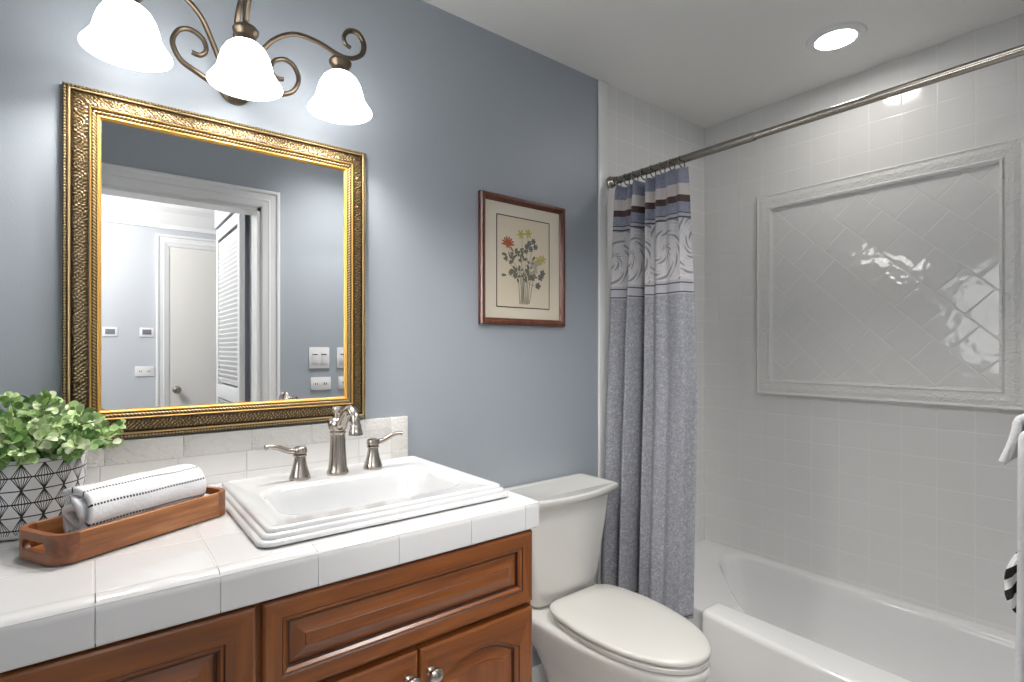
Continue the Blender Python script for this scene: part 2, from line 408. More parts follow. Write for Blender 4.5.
# window in the left wall (daylight; out of the picture)
mb = MB()
for a in ((y0, y0+0.04, z0, z1), (y1-0.04, y1, z0, z1), (y0, y1, z0, z0+0.04), (y0, y1, z1-0.04, z1), (y0, y1, (z0+z1)/2-0.015, (z0+z1)/2+0.015)):
    mb.box(XW-0.07, XW-0.03, *a)
w1 = struct('window_1', mb, 'white')
mb = MB(); mb.box(XW-0.052, XW-0.048, y0+0.03, y1-0.03, z0+0.03, z1-0.03); mb.build('window_pane', 'pane', w1, smooth=False)
# door casing, both jambs (bathroom side moulded)
mb = MB()
mb.box(DX0, DX0+0.018, YS-0.12, YS, 0, DZ); mb.box(DX1-0.018, DX1, YS-0.12, YS, 0, DZ); mb.box(DX0, DX1, YS-0.12, YS, DZ-0.018, DZ)
prof = [(0, 0), (0, 0.022), (0.006, 0.026), (0.016, 0.026), (0.022, 0.019), (0.05, 0.017), (0.056, 0.021), (0.064, 0.018), (0.088, 0.013), (0.095, 0.008), (0.095, 0)]
L = []
for w, h in prof:
    q = 0.088*(1-w/0.095)
    L.append([(DX0-q, YS+h, 0), (DX0-q, YS+h, DZ+q), (DX1+q, YS+h, DZ+q), (DX1+q, YS+h, 0)])
mb.loft(L, closed=False)
struct('door_1_casing', mb, 'white')
# hall beyond the doorway
HY = -3.16
mb = MB(); mb.box(-2.0, 1.6, HY-0.1, YS-0.001, -0.1, 0); struct('floor_hall', mb, NT('hall_carpet').set(color=srgb(176, 168, 158), rough=0.95))
mb = MB(); mb.box(-2.0, 1.6, HY-0.1, YS-0.12, CEIL, CEIL+0.1); struct('ceiling_hall', mb, 'white')
mb = MB(); mb.box(-2.0, 1.6, HY-0.1, HY, 0, CEIL); struct('wall_hall_south', mb, 'hallblue')
mb = MB(); mb.box(-2.1, -2.0, HY-0.1, YS-0.12, 0, CEIL); struct('wall_hall_west', mb, 'hallblue')
mb = MB(); mb.box(1.5, 1.6, HY, YS-0.12, 0, CEIL); struct('wall_hall_east', mb, 'hallblue')
mb = MB(); mb.box(-2.0, XW-0.1, YS-0.12, YS, 0, CEIL); struct('wall_hall_north', mb, 'hallblue')
mb = MB(); mb.loft([[(-2.0, y, z), (1.5, y, z)] for y, z in ((HY, 2.16), (HY+0.012, 2.16), (HY+0.016, 2.19), (HY+0.03, 2.215), (HY+0.06, 2.27), (HY+0.09, 2.30), (HY+0.10, 2.32), (HY+0.105, CEIL))], closed=False); struct('trim_2', mb, 'white')
# closet recess behind the louvred leaves
mb = MB(); mb.box(0.66, 1.5, -2.44, -2.40, 0, CEIL); mb.box(1.3, 1.34, -2.40, YS-0.12, 0, CEIL); mb.box(0.62, 0.66, -2.44, YS-0.12, 2.06, CEIL)
struct('wall_closet', mb, 'hallblue')
# far door in the hall wall
mb = MB()
fx0, fx1, fz = 0.442, 1.17, 2.03
L = []
for w, h in prof:
    q = 0.085*(1-w/0.095)
    L.append([(fx0-q, HY+h, 0), (fx0-q, HY+h, fz+q), (fx1+q, HY+h, fz+q), (fx1+q, HY+h, 0)])
mb.loft(L, closed=False); struct('door_2_casing', mb, 'white')
mb = MB(); mb.box(fx0+0.002, fx1-0.002, HY+0.001, HY+0.012, 0.01, fz-0.002)
d2 = struct('door_2', mb, NT('door_panel_paint').set(color=srgb(222, 220, 216), rough=0.35))
mb = MB(); mb.lathe([(0.026, 0), (0.026, 0.005), (0.010, 0.01), (0.010, 0.028), (0.024, 0.036), (0.028, 0.05), (0.018, 0.062), (0.004, 0.064)], (fx0+0.04, HY+0.012, 0.98), 20, (0, 1, 0))
mb.build('door_handle', 'nickel', d2)

# ------------------------------------------------------------------ tub alcove: diagonal tile panel with embossed border
PY0, PY1, PZ0, PZ1, BW = -1.18, -0.273, 1.075, 1.98, 0.07
mb = MB()
mb.box(XE-0.006, XE-0.0005, PY0+BW, PY1-BW, PZ0+BW, PZ1-BW); p = struct('wall_east_tile_panel', mb, 'tile_d')
mb = MB()
prof2 = [(0, 0), (0, 0.014), (0.006, 0.02), (0.014, 0.017), (0.03, 0.019), (0.054, 0.017), (0.060, 0.021), (0.068, 0.018), (BW, 0.004)]
mb.loft([[(XE-h, PY0+w, PZ0+w), (XE-h, PY1-w, PZ0+w), (XE-h, PY1-w, PZ1-w), (XE-h, PY0+w, PZ1-w)] for w, h in prof2])
struct('wall_east_panel_border', mb, 'reliefwall')

# ------------------------------------------------------------------ bathtub
TUBZ, LIPZ = 0.325, 0.36
tub = thing('bathtub', (2.07, -0.72, 0), 'white enamel bathtub with raised rounded front rim below the tiled wall', 'bathtub')
poly = [(1.815, -0.70), (1.835, -0.56), (1.90, -0.47), (2.16, -0.235), (2.26, -0.175), (2.335, -0.18), (2.36, -0.26), (2.36, -0.7), (2.36, -1.28), (2.30, -1.37), (2.1, -1.39), (1.9, -1.37), (1.82, -1.28), (1.815, -1.0)]
def chaikin(P, k=3):
    for _ in range(k):
        Q = []
        for i in range(len(P)):
            a, b = P[i], P[(i+1) % len(P)]
            Q += [(a[0]*.75+b[0]*.25, a[1]*.75+b[1]*.25), (a[0]*.25+b[0]*.75, a[1]*.25+b[1]*.75)]
        P = Q
    return P
bas = chaikin(poly)
cx, cy = 2.07, -0.80
def shrink(P, k, z): return [(cx+(x-cx)*k, cy+(y-cy)*(1-(1-k)*0.75), z) for x, y in P]
ox0, ox1, oy0, oy1 = 1.745, XE-0.001, YS+0.001, -0.001
def to_rect(P, z):
    out = []
    for x, y in P:
        dx, dy = x-cx, y-cy
        k = min(((ox1-cx) if dx > 0 else (ox0-cx))/dx if abs(dx) > 1e-6 else 9e9, ((oy1-cy) if dy > 0 else (oy0-cy))/dy if abs(dy) > 1e-6 else 9e9)
        out.append((cx+dx*k, cy+dy*k, z))
    # pull the nearest loop points onto the four corners
    for c in ((ox0, oy0), (ox0, oy1), (ox1, oy0), (ox1, oy1)):
        i = min(range(len(out)), key=lambda i: (out[i][0]-c[0])**2+(out[i][1]-c[1])**2); out[i] = (c[0], c[1], z)
    return out
mb = MB()
mb.loft([to_rect(bas, 0.02), to_rect(bas, TUBZ-0.012), [(x, y, TUBZ) for x, y, z in to_rect([(cx+(x-cx)*1, y) for x, y in bas], TUBZ)], shrink(bas, 1.03, TUBZ), shrink(bas, 1.012, TUBZ-0.0025), shrink(bas, 0.995, TUBZ-0.009), shrink(bas, 0.98, TUBZ-0.022), shrink(bas, 0.962, TUBZ-0.05), shrink(bas, 0.93, 0.20), shrink(bas, 0.86, 0.10), shrink(bas, 0.78, 0.065), shrink(bas, 0.4, 0.055)], cap1=True)
mb.build('tub_shell', 'tub', tub, angle=50)
mb = MB(); L = []
def apron_section(y, drop=0.0):
    q = (-0.44-y)/1.0; xf = 1.690-0.034*sin(min(PI, PI*q)) + drop; zt = LIPZ-drop; R1 = 0.020; xb = 1.800-drop*0.3
    P = [(xf, y, 0.0), (xf, y, zt-R1)] + [(xf+R1-R1*cos(PI/2*i/6), y, zt-R1+R1*sin(PI/2*i/6)) for i in range(1, 7)]
    return P + [(xb-R1+R1*sin(PI/2*i/6), y, zt-R1+R1*cos(PI/2*i/6)) for i in range(0, 7)] + [(xb, y, 0.0)]
for y, d in [(-0.437, 0.018), (-0.4385, 0.010), (-0.443, 0.004), (-0.450, 0.001), (-0.458, 0)] + [(-0.47-0.0489*i, 0) for i in range(21)]: L.append(apron_section(y, d))
mb.loft(L, True, True); mb.build('apron', 'tub', tub, angle=50)

# ------------------------------------------------------------------ recessed downlight, added fill light, hall lamp
def downlight(x, y, label, z=CEIL):
    t = thing('recessed_downlight', (x, y, z), label, 'ceiling light')
    m = MB(); m.lathe([(0.060, -0.003), (0.066, -0.010), (0.090, -0.007), (0.095, -0.001)], (x, y, z), 40, cap0=False, cap1=False); m.build('trim_ring', 'white', t)
    m = MB(); m.lathe([(0.001, -0.0045), (0.045, -0.0045), (0.061, -0.003)], (x, y, z), 40, cap0=True, cap1=False); m.build('lens', 'lens', t)
    return t
downlight(*DOWN, 'round recessed ceiling light glowing above the bathtub')
sq = thing('added_fill_panel', (ROOM[0], ROOM[1], CEIL), 'added square fill light on the bathroom ceiling by the towel rail', 'ceiling light')  # added fixture body for the unseen room fill light
mb = MB(); mb.box(ROOM[0]-0.215, ROOM[0]+0.215, ROOM[1]-0.215, ROOM[1]+0.215, CEIL-0.03, CEIL-0.001, 0.006); mb.build('fill_housing', 'white', sq)
mb = MB(); mb.box(ROOM[0]-0.195, ROOM[0]+0.195, ROOM[1]-0.195, ROOM[1]+0.195, CEIL-0.036, CEIL-0.0305, 0.002); mb.build('fill_diffuser', 'fill_glow', sq)
hl = thing('hall_ceiling_lamp', (HALL[0], HALL[1], CEIL), 'domed white ceiling lamp in the hall beyond the doorway', 'ceiling light')
mb = MB(); mb.lathe([(0.15, 0), (0.15, -0.02), (0.12, -0.025)], (HALL[0], HALL[1], CEIL), 32); mb.build('lamp_base', 'nickel', hl)
mb = MB(); mb.lathe([(0.135, -0.022), (0.132, -0.035), (0.11, -0.055), (0.07, -0.072), (0.03, -0.079), (0.001, -0.080)], (HALL[0], HALL[1], CEIL), 32); mb.build('glass_dome', 'lens', hl)

# ------------------------------------------------------------------ vanity light
vl = thing('vanity_light', (0.275, -0.002, 1.96), 'bronze scrolled wall lamp with three white bell glass shades above the mirror', 'wall lamp')
mb = MB(); mb.lathe([(0.062, 0.001), (0.062, 0.008), (0.054, 0.016), (0.030, 0.022), (0.012, 0.034), (0.001, 0.036)], (0.285, 0, 1.965), 36, (0, -1, 0), sx=0.72, sy=0.98); mb.build('back_plate', 'bronze', vl)
def flatbar(pts, w=0.0085, k=7, taper=None):
    P = smooth_path(pts, k); m = MB()
    R = [w]*len(P) if taper is None else [lerp(w, w*taper, i/(len(P)-1)) for i in range(len(P))]
    m.tube(P, R, 10, flat=0.75); return m
for sgn in (-1, 1):
    X = lambda d: 0.275+sgn*d
    Z = lambda d: 0.275+sgn*d+(0.016 if sgn < 0 else 0)
    flatbar([(X(0.012), -0.03, 1.935), (X(0.028), -0.045, 1.975), (X(0.055), -0.068, 2.024), (X(0.083), -0.096, 2.056), (X(0.124), -0.123, 2.071), (X(0.172), -0.149, 2.056), (X(0.212), -0.172, 2.030), (X(0.235), -0.176, 2.026), (X(0.258), -0.177, 2.033),
             (X(0.278), -0.177, 2.052), (X(0.281), -0.177, 2.078), (X(0.266), -0.177, 2.099), (X(0.243), -0.177, 2.098), (X(0.229), -0.177, 2.080), (X(0.232), -0.177, 2.062), (X(0.246), -0.177, 2.055)], taper=0.8).build('arm', 'bronze', vl)
    flatbar([(Z(0.010), -0.03, 1.915), (Z(0.055), -0.055, 1.918), (Z(0.100), -0.068, 1.932), (Z(0.133), -0.07, 1.950), (Z(0.148), -0.07, 1.985), (Z(0.136), -0.07, 2.016), (Z(0.112), -0.07, 2.026), (Z(0.088), -0.07, 2.014), (Z(0.080), -0.07, 1.990), (Z(0.092), -0.07, 1.973), (Z(0.110), -0.07, 1.974)], taper=0.8).build('scroll', 'bronze', vl)
flatbar([(0.275, -0.03, 1.97), (0.275, -0.055, 2.03), (0.275, -0.09, 2.085), (0.275, -0.135, 2.105), (0.275, -0.165, 2.08), (0.275, -0.175, 2.02)]).build('arm', 'bronze', vl)
flatbar([(0.275, -0.172, 2.03), (0.275, -0.192, 2.050), (0.275, -0.215, 2.08), (0.275, -0.222, 2.115), (0.275, -0.200, 2.135), (0.275, -0.178, 2.12)], taper=0.8).build('scroll', 'bronze', vl)
for x, y in LAMP_XYZ:
    m = MB(); m.lathe([(0.010, 2.018), (0.024, 2.016), (0.028, 2.010), (0.027, 2.004), (0.022, 1.998), (0.0205, 1.990), (0.0225, 1.982), (0.025, 1.976), (0.024, 1.972)], (x, y, 0), 28); cup = m.build('shade_holder', 'bronze', vl)
    m = MB(); m.lathe([(0.022, 1.982), (0.030, 1.978), (0.041, 1.968), (0.050, 1.952), (0.056, 1.932), (0.060, 1.914), (0.0615, 1.911), (0.0635, 1.909), (0.071, 1.897), (0.0775, 1.888), (0.0785, 1.8845), (0.076, 1.885), (0.069, 1.895), (0.060, 1.908), (0.056, 1.913), (0.052, 1.933), (0.046, 1.951), (0.037, 1.965), (0.024, 1.974)], (x, y, 0), 44, cap0=False, cap1=False)
    m.build('glass_shade', ['shade', 'shaderim'], vl)
    gs = vl.children[-1]
    for p_ in bpy.data.objects[gs.name].data.polygons:
        if p_.center.z + vl.location.z < 1.893: p_.material_index = 1
mb = None

# ------------------------------------------------------------------ mirror with carved gilt frame
MX0, MX1, MZ0, MZ1, FW = -0.053, 0.631, 1.077, 1.856, 0.068
mir = thing('wall_mirror', ((MX0+MX1)/2, -0.001, MZ0), 'large rectangular mirror in an ornate carved gold frame above the sink', 'mirror')
mb = MB(); mb.box(MX0+0.055, MX1-0.055, -0.016, -0.008, MZ0+0.055, MZ1-0.055); mb.build('mirror_glass', 'glass_mirror', mir, smooth=False)
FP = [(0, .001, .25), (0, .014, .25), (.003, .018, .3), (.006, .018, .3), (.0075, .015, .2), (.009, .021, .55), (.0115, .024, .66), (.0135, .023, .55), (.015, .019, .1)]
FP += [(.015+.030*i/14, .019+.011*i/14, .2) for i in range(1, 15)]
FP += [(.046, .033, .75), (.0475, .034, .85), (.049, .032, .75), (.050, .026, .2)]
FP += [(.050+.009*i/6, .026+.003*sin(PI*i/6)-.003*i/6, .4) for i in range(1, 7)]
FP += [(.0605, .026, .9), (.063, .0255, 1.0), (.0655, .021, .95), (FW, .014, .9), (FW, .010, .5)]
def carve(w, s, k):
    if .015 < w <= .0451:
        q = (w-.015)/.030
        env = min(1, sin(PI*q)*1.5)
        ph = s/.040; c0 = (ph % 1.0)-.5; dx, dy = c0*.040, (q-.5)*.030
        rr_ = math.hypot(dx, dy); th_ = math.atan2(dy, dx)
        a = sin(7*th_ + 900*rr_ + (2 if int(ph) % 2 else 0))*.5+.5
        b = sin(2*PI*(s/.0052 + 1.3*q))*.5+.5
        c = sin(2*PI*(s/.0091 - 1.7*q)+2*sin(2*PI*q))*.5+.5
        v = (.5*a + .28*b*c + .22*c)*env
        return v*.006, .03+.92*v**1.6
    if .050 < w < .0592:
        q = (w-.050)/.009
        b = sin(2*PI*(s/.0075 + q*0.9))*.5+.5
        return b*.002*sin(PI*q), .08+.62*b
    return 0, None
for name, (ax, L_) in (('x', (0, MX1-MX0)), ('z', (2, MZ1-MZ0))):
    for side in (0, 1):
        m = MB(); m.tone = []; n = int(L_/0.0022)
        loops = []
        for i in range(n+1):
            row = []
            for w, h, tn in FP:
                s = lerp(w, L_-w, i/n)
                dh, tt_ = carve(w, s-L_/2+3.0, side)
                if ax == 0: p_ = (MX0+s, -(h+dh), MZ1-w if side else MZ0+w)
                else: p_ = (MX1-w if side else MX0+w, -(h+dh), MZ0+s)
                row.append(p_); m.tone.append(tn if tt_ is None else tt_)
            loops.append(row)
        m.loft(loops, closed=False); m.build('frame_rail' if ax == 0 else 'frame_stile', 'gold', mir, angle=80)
mb = MB(); mb.tone = []
def beadline(p0, p1):
    d = Vector(p1)-Vector(p0); n = int(d.length/0.0066)
    for i in range(n+1): mb.sphere(Vector(p0)+d*(i/n), 0.0031, 6, 4)
w = .0048
for a, b in (((MX0+w, -.0185, MZ0+w), (MX1-w, -.0185, MZ0+w)), ((MX1-w, -.0185, MZ0+w), (MX1-w, -.0185, MZ1-w)), ((MX1-w, -.0185, MZ1-w), (MX0+w, -.0185, MZ1-w)), ((MX0+w, -.0185, MZ1-w), (MX0+w, -.0185, MZ0+w))): beadline(a, b)
mb.tone = [0.55]*len(mb.v); mb.build('beading', 'gold', mir)

# ------------------------------------------------------------------ picture
AX0, AX1, AZ0, AZ1 = 1.040, 1.437, 1.366, 1.823
pic = thing('framed_picture', ((AX0+AX1)/2, -0.001, AZ0), 'botanical print of a small flower bunch in a brown wooden frame above the toilet', 'picture')
mb = MB(); rect_sweep(mb, AX0, AX1, AZ0, AZ1, 0, [(0, 0.001), (0, 0.016), (0.004, 0.021), (0.012, 0.022), (0.016, 0.017), (0.020, 0.015), (0.024, 0.009), (0.024, 0.004)]); mb.build('frame', 'walnut', pic)
mb = MB(); mb.box(AX0+0.02, AX1-0.02, -0.0065, -0.003, AZ0+0.02, AZ1-0.02)
pm = mb.build('mat_board', 'paper', pic, smooth=False)
bx0, bx1, bz0, bz1 = AX0+0.074, AX1-0.076, AZ0+0.064, AZ1-0.068
ART = ['print', 'ink', 'p_orange', 'p_yellow', 'p_green', 'p_dark', 'p_pale']
mb = MB(); mb.box(bx0, bx1, -0.0075, -0.0066, bz0, bz1, m=0)
lw = 0.0016
for a in ((bx0, bx1, bz0-lw, bz0+lw), (bx0, bx1, bz1-lw, bz1+lw), (bx0-lw, bx0+lw, bz0, bz1), (bx1-lw, bx1+lw, bz0, bz1)): mb.box(a[0], a[1], -0.0078, -0.0066, a[2], a[3], m=1)
PW, PH = bx1-bx0, bz1-bz0; layer = [0]
def A(u, v): return (bx0+u*PW, bz0+v*PH)
def petal(u, v, ang, ln, wd, m):
    layer[0] += 1; y = -0.0079-0.000004*layer[0]; x0, z0 = A(u, v); P = []
    for i in range(14):
        a = 2*PI*i/14; l = ln*(0.5-0.5*cos(a)) ; q = wd*0.5*sin(a)*(0.6+0.4*(0.5-0.5*cos(a)))
        P.append((x0+l*cos(ang)-q*sin(ang), y, z0+l*sin(ang)+q*cos(ang)))
    mb.add(P, [tuple(range(14))], m)
def stroke(p0, p1, bend, w, m):
    layer[0] += 1; y = -0.0079-0.000004*layer[0]; a, b = A(*p0), A(*p1); n = 8; top = []; bot = []
    dx, dz = b[0]-a[0], b[1]-a[1]; l = math.hypot(dx, dz); nx, nz = -dz/l, dx/l
    for i in range(n+1):
        t_ = i/n; k = bend*l*sin(PI*t_)
        x, z = a[0]+dx*t_+nx*k, a[1]+dz*t_+nz*k
        top.append((x+nx*w/2, y, z+nz*w/2)); bot.append((x-nx*w/2, y, z-nz*w/2))
    mb.loft([top, bot], closed=False, m=m)
rs = random.Random(3)
for i in range(11):
    stroke((0.42+0.018*i, 0.035+0.02*rs.random()), (0.36+0.03*i+0.03*rs.random(), 0.40), rs.uniform(-.05, .05), 0.0026, 4 if i % 3 else 5)
heads = [((.22, .68), .12, 4), ((.46, .80), .02, 4), ((.58, .82), -.02, 4), ((.66, .70), -.05, 5), ((.83, .56), -.1, 4), ((.86, .40), -.12, 5), ((.20, .52), .1, 4), ((.72, .52), -.06, 4), ((.77, .26), -.18, 5), ((.42, .62), .03, 4), ((.2, .36), .12, 4)]
for (u_, v_), bd, m_ in heads: stroke((0.5, 0.36), (u_, v_), bd, 0.0016, m_)
for (u0, v0, n_, s_) in ((.22, .55, 9, .10), (.30, .42, 9, .10), (.40, .56, 9, .10), (.52, .60, 10, .10), (.62, .48, 8, .10), (.40, .36, 8, .08), (.58, .36, 8, .08), (.70, .36, 7, .08), (.20, .36, 3, .04), (.33, .62, 6, .07)):
    for i in range(n_):
        a = rs.uniform(0, 2*PI); petal(u0+rs.uniform(-s_, s_)*.8, v0+rs.uniform(-s_, s_)*.7, a, rs.uniform(.014, .026), rs.uniform(.008, .014), rs.choice([4, 4, 5, 4]))
for (u0, v0, n_) in ((.74, .48, 12), (.64, .42, 9)):
    for i in range(n_):
        petal(u0+rs.uniform(-.08, .08), v0+rs.uniform(-.07, .07), rs.uniform(0, 2*PI), .018, .012, 6)
for k in range(8): petal(.20, .685, 0.05+k*(PI-.1)/7, .030, .0085, 2)
for k in range(4): petal(.20, .685, -0.25-k*(PI-.5)/3, .014, .008, 2)
for (u0, v0) in ((.44, .82), (.58, .84), (.86, .57), (.78, .55)):
    for k in range(6): petal(u0, v0, k*PI/3+.2, .018, .009, 3)
for (u0, v0) in ((.60, .73), (.68, .76), (.72, .70), (.63, .67), (.55, .69)):
    for k in range(6): petal(u0, v0, k*PI/3, .012, .009, 5)
for (u0, v0) in ((.86, .41), (.77, .26), (.82, .36)):
    for k in range(5): petal(u0, v0, k*2*PI/5, .014, .012, 5)
mb.build('print', ART, pic, smooth=False)

# ------------------------------------------------------------------ vanity cabinet
VX0, VX1, VF = XW+0.004, 0.770, -0.596                    # carcass; fronts stand at y -0.615
CT, CB = 0.945, 0.886                                    # countertop top, lip bottom
van = thing('vanity_cabinet', (0.15, -0.3, 0), 'cherry wood vanity cabinet with raised panel fronts under the white tiled counter', 'cabinet')
mb = MB()
mb.box(VX0, VX0+0.018, VF, -0.004, 0, CB, m=1); mb.box(VX1-0.018, VX1, VF, -0.004, 0.0, CB, m=1)
mb.box(VX0+0.018, VX1-0.018, -0.016, -0.004, 0.1, CB-0.01, m=1); mb.box(VX0+0.018, VX1-0.018, VF, -0.016, 0.09, 0.108, m=0)
for a, b in ((VX0, VX0+0.035), (0.190, 0.222), (VX1-0.02, VX1)): mb.box(a, b, VF-0.004, VF+0.016, 0.09, CB, m=1)
for a, b in ((0.856, CB), (0.70, 0.73), (0.09, 0.12)): mb.box(VX0, VX1, VF-0.0035, VF+0.015, a, b, m=0)
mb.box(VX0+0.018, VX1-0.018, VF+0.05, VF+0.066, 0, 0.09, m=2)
mb.build('carcass', ['cherry_h', 'cherry_v', 'kick'], van, smooth=False)
YF = VF-0.004
def front(name, x0, x1, z0, z1, arch=0.0, sw=0.040, parent=van, th=0.019):
    """frame-and-raised-panel front; YF is its back plane"""
    m = MB(); N = 16 if arch else 1
    def loop(ins, proj):
        P = []
        xa, xb, za = x0+ins, x1-ins, z0+ins
        def top(x):
            if not arch or ins < sw*0.7: return z1-ins
            q = (x-(x0+x1)/2)/((x1-x0)/2-sw)
            return z1-ins-arch*min(1, abs(q))**2
        P.append((xa, YF-proj, za)); P.append((xb, YF-proj, za))
        for i in range(N+1):
            x = lerp(xb, xa, i/N); P.append((x, YF-proj, top(x)))
        return P
    seq = [(0, 0.0, None), (0, th-0.005, 0), (0.0015, th-0.002, 0), (0.005, th, 0), (sw-0.007, th, 0), (sw-0.005, th-0.002, 2), (sw-0.001, th-0.0015, 0), (sw+0.003, th-0.006, 0), (sw+0.0045, th-0.010, 2), (sw+0.008, th-0.0105, 2), (sw+0.030, th-0.0035, 3), (sw+0.031, th-0.0025, 2), (sw+0.034, th-0.002, 3)]
    loops = [loop(a, b) for a, b, c in seq]; n = len(loops[0])
    for i in range(len(loops)-1):
        b = m.add(loops[i]+loops[i+1], [], None)
        for j in range(n):
            k = (j+1) % n; mt = seq[i+1][2]
            if mt in (0, 3): mt = 1 if (j == 1 or j == n-1) else 0
            m.f.append((b+j, b+k, b+n+k, b+n+j)); m.m.append(mt)
    m.add(loops[-1], [tuple(range(n))], 1 if (z1-z0) > (x1-x0) else 0)
    m.add(loops[0], [tuple(range(n))[::-1]], 0)
    return m.build(name, ['cherry_h', 'cherry_v', 'glaze'], parent, angle=20)
def knob(x, z, parent, y=YF-0.019):
    m = MB(); m.lathe([(0.009, 0), (0.009, 0.003), (0.0055, 0.006), (0.0055, 0.012), (0.011, 0.016), (0.0145, 0.021), (0.0145, 0.025), (0.011, 0.029), (0.004, 0.031), (0.0005, 0.0312)], (x, y, z), 24, (0, -1, 0))
    return m.build('knob', 'nickel', parent)
front('drawer_front', 0.208, 0.762, 0.726, 0.880, sw=0.036)
dl = front('door', 0.208, 0.480, 0.115, 0.714, arch=0.035, sw=0.045)
dr = front('door', 0.484, 0.762, 0.115, 0.714, arch=0.035, sw=0.045)
knob(0.459, 0.668, dl); knob(0.505, 0.668, dr)
d1 = front('drawer', VX0+0.02, 0.199, 0.640, 0.880, sw=0.050)
d2_ = front('drawer', VX0+0.02, 0.199, 0.385, 0.628, sw=0.050)
d3 = front('drawer', VX0+0.02, 0.199, 0.115, 0.373, sw=0.050)
for d_, z_ in ((d1, .76), (d2_, .506), (d3, .244)): knob((VX0+0.22)/2, z_, d_)

# ------------------------------------------------------------------ countertop, backsplash
CX1, CY = 0.781, -0.622
HX0, HX1, HY0, HY1 = 0.262, 0.690, -0.525, -0.165        # cut-out for the sink
ct = thing('countertop', (0.15, -0.3, CB), 'glossy white tiled countertop with rounded edge tiles on the vanity', 'countertop')
mb = MB(); zt = CT-0.022
xa, xb, ya, yb = XW+0.002, CX1-0.036, CY+0.036, -0.001
for a in ((xa, HX0, ya, yb), (HX1, xb, ya, yb), (HX0, HX1, ya, HY0), (HX0, HX1, HY1, yb)): mb.box(a[0], a[1], a[2], a[3], zt, CT)
mb.build('tile_top', 'counter', ct, smooth=False)
mb = MB()
def edge_prof(o):  # outward distance -> list (out, z), rounded raised nose
    P = [(0, CT-0.02), (0, CT+0.0005), (0.010, CT+0.002)]
    r = 0.016
    for i in range(9):
        a = PI/2*i/8; P.append((0.036-r+r*sin(a), CT+0.002-r+r*cos(a)))
    P += [(0.036, CB+0.003), (0.034, CB), (0.02, CB), (0.02, CT-0.02)]
    return P
EP = edge_prof(0); g = 0.0006
xs = [-0.47+0.001, -0.297, -0.1475, 0.002, 0.149, 0.293, 0.439, 0.597, 0.738]
for i in range(len(xs)-1):
    a, b = xs[i]+g, xs[i+1]-g
    mb.loft([[(x, ya-o_, z) for o_, z in EP] for x in (a, a+0.0006, b-0.0006, b)], True, True)
# corner piece and right-hand return
a = xs[-1]+g
L = []
for o_, z in EP: L.append([(a, ya-o_, z), (xb+o_*0.0, ya-o_, z), (xb+o_*0.38, ya-o_*0.92, z), (xb+o_*0.71, ya-o_*0.71, z), (xb+o_*0.92, ya-o_*0.38, z), (xb+o_, ya, z), (xb+o_, ya+0.02, z)])
L2 = [[(L[k][j]) for k in range(len(L))] for j in range(7)]
L2 = [[(lerp(p[0], xb+o_, 0.55), lerp(p[1], ya-o_, 0.55), p[2]) if 1 < j < 5 else p for p, (o_, z) in zip(row, EP)] for j, row in enumerate(L2)]
mb.loft(L2, True, True)
ys = [ya+0.02, ya+0.155, ya+0.3045, ya+0.454, -0.001]
for i in range(4):
    c, d = ys[i]+g, ys[i+1]-g
    mb.loft([[(xb+o_, y, z) for o_, z in EP] for y in (c, c+0.0006, d-0.0006, d)], True, True)
mb.build('edge_tiles', 'edge', ct, angle=30)
mb = MB(); mb.box(xa, CX1-0.0025, CY+0.0025, CY+0.012, CB+0.004, CT-0.004); mb.box(CX1-0.012, CX1-0.0025, CY+0.012, -0.001, CB+0.004, CT-0.004)
mb.build('grout', 'grout', ct, smooth=False)
bs = thing('backsplash', (0.15, -0.006, CT), 'low white tile backsplash with embossed top band behind the sink', 'backsplash')
mb = MB(); mb.box(XW+0.002, 0.7105, -0.0135, -0.0125, CT+0.001, 1.0178); mb.build('plain_tiles', 'splash', bs)
mb = MB(); 
for i, (a, b) in enumerate(((-0.468, -0.1335), (-0.1325, 0.0185), (0.0195, 0.1705), (0.1715, 0.3225), (0.3235, 0.4745), (0.4755, 0.6265), (0.6275, 0.7105))): mb.box(a, b, -0.014, -0.001, 1.0185, 1.072, 0.0018)
mb.box(-0.468, 0.7675, -0.0122, -0.001, CT+0.002, 1.0712)
mb.box(0.7115, 0.768, -0.014, -0.001, CT+0.001, 1.072, 0.003)
mb.build('embossed_border', 'relief', bs)

# ------------------------------------------------------------------ sink
SX0, SX1, SY0, SY1 = 0.216, 0.745, -0.566, -0.112
RZ = 0.974
sk = thing('sink', ((SX0+SX1)/2, (SY0+SY1)/2, CT), 'white rectangular drop-in sink with stepped rim', 'sink')
mb = MB()
def sl(ins, z, r): return rrect(SX0+ins, SX1-ins, SY0+ins, SY1-ins, max(r, 0.004), z, 8)
bx0_, bx1_, by0_, by1_ = 0.282, 0.670, -0.492, -0.255
def bl(k, z, r, dy=0): return rrect(bx0_+k, bx1_-k, by0_+k, by1_-k+dy, r, z, 8)
L = [sl(0.004, CT+0.003, 0.022), sl(0.0, CT+0.004, 0.024), sl(0.0, CT+0.009, 0.024), sl(0.003, CT+0.0115, 0.022), sl(0.0075, CT+0.0125, 0.020), sl(0.0085, CT+0.0185, 0.019), sl(0.0105, CT+0.0205, 0.018), sl(0.0155, CT+0.0215, 0.015), sl(0.0165, CT+0.027, 0.014), sl(0.019, RZ, 0.012), sl(0.024, RZ+0.0005, 0.010), sl(0.030, RZ-0.0005, 0.010), sl(0.033, RZ-0.0025, 0.010),
     bl(-0.010, RZ-0.0025, 0.062), bl(-0.003, RZ-0.004, 0.060), bl(0.003, RZ-0.011, 0.058), bl(0.010, RZ-0.035, 0.056), bl(0.022, RZ-0.085, 0.054), bl(0.040, RZ-0.122, 0.050), bl(0.075, RZ-0.138, 0.030), bl(0.11, RZ-0.141, 0.006)]
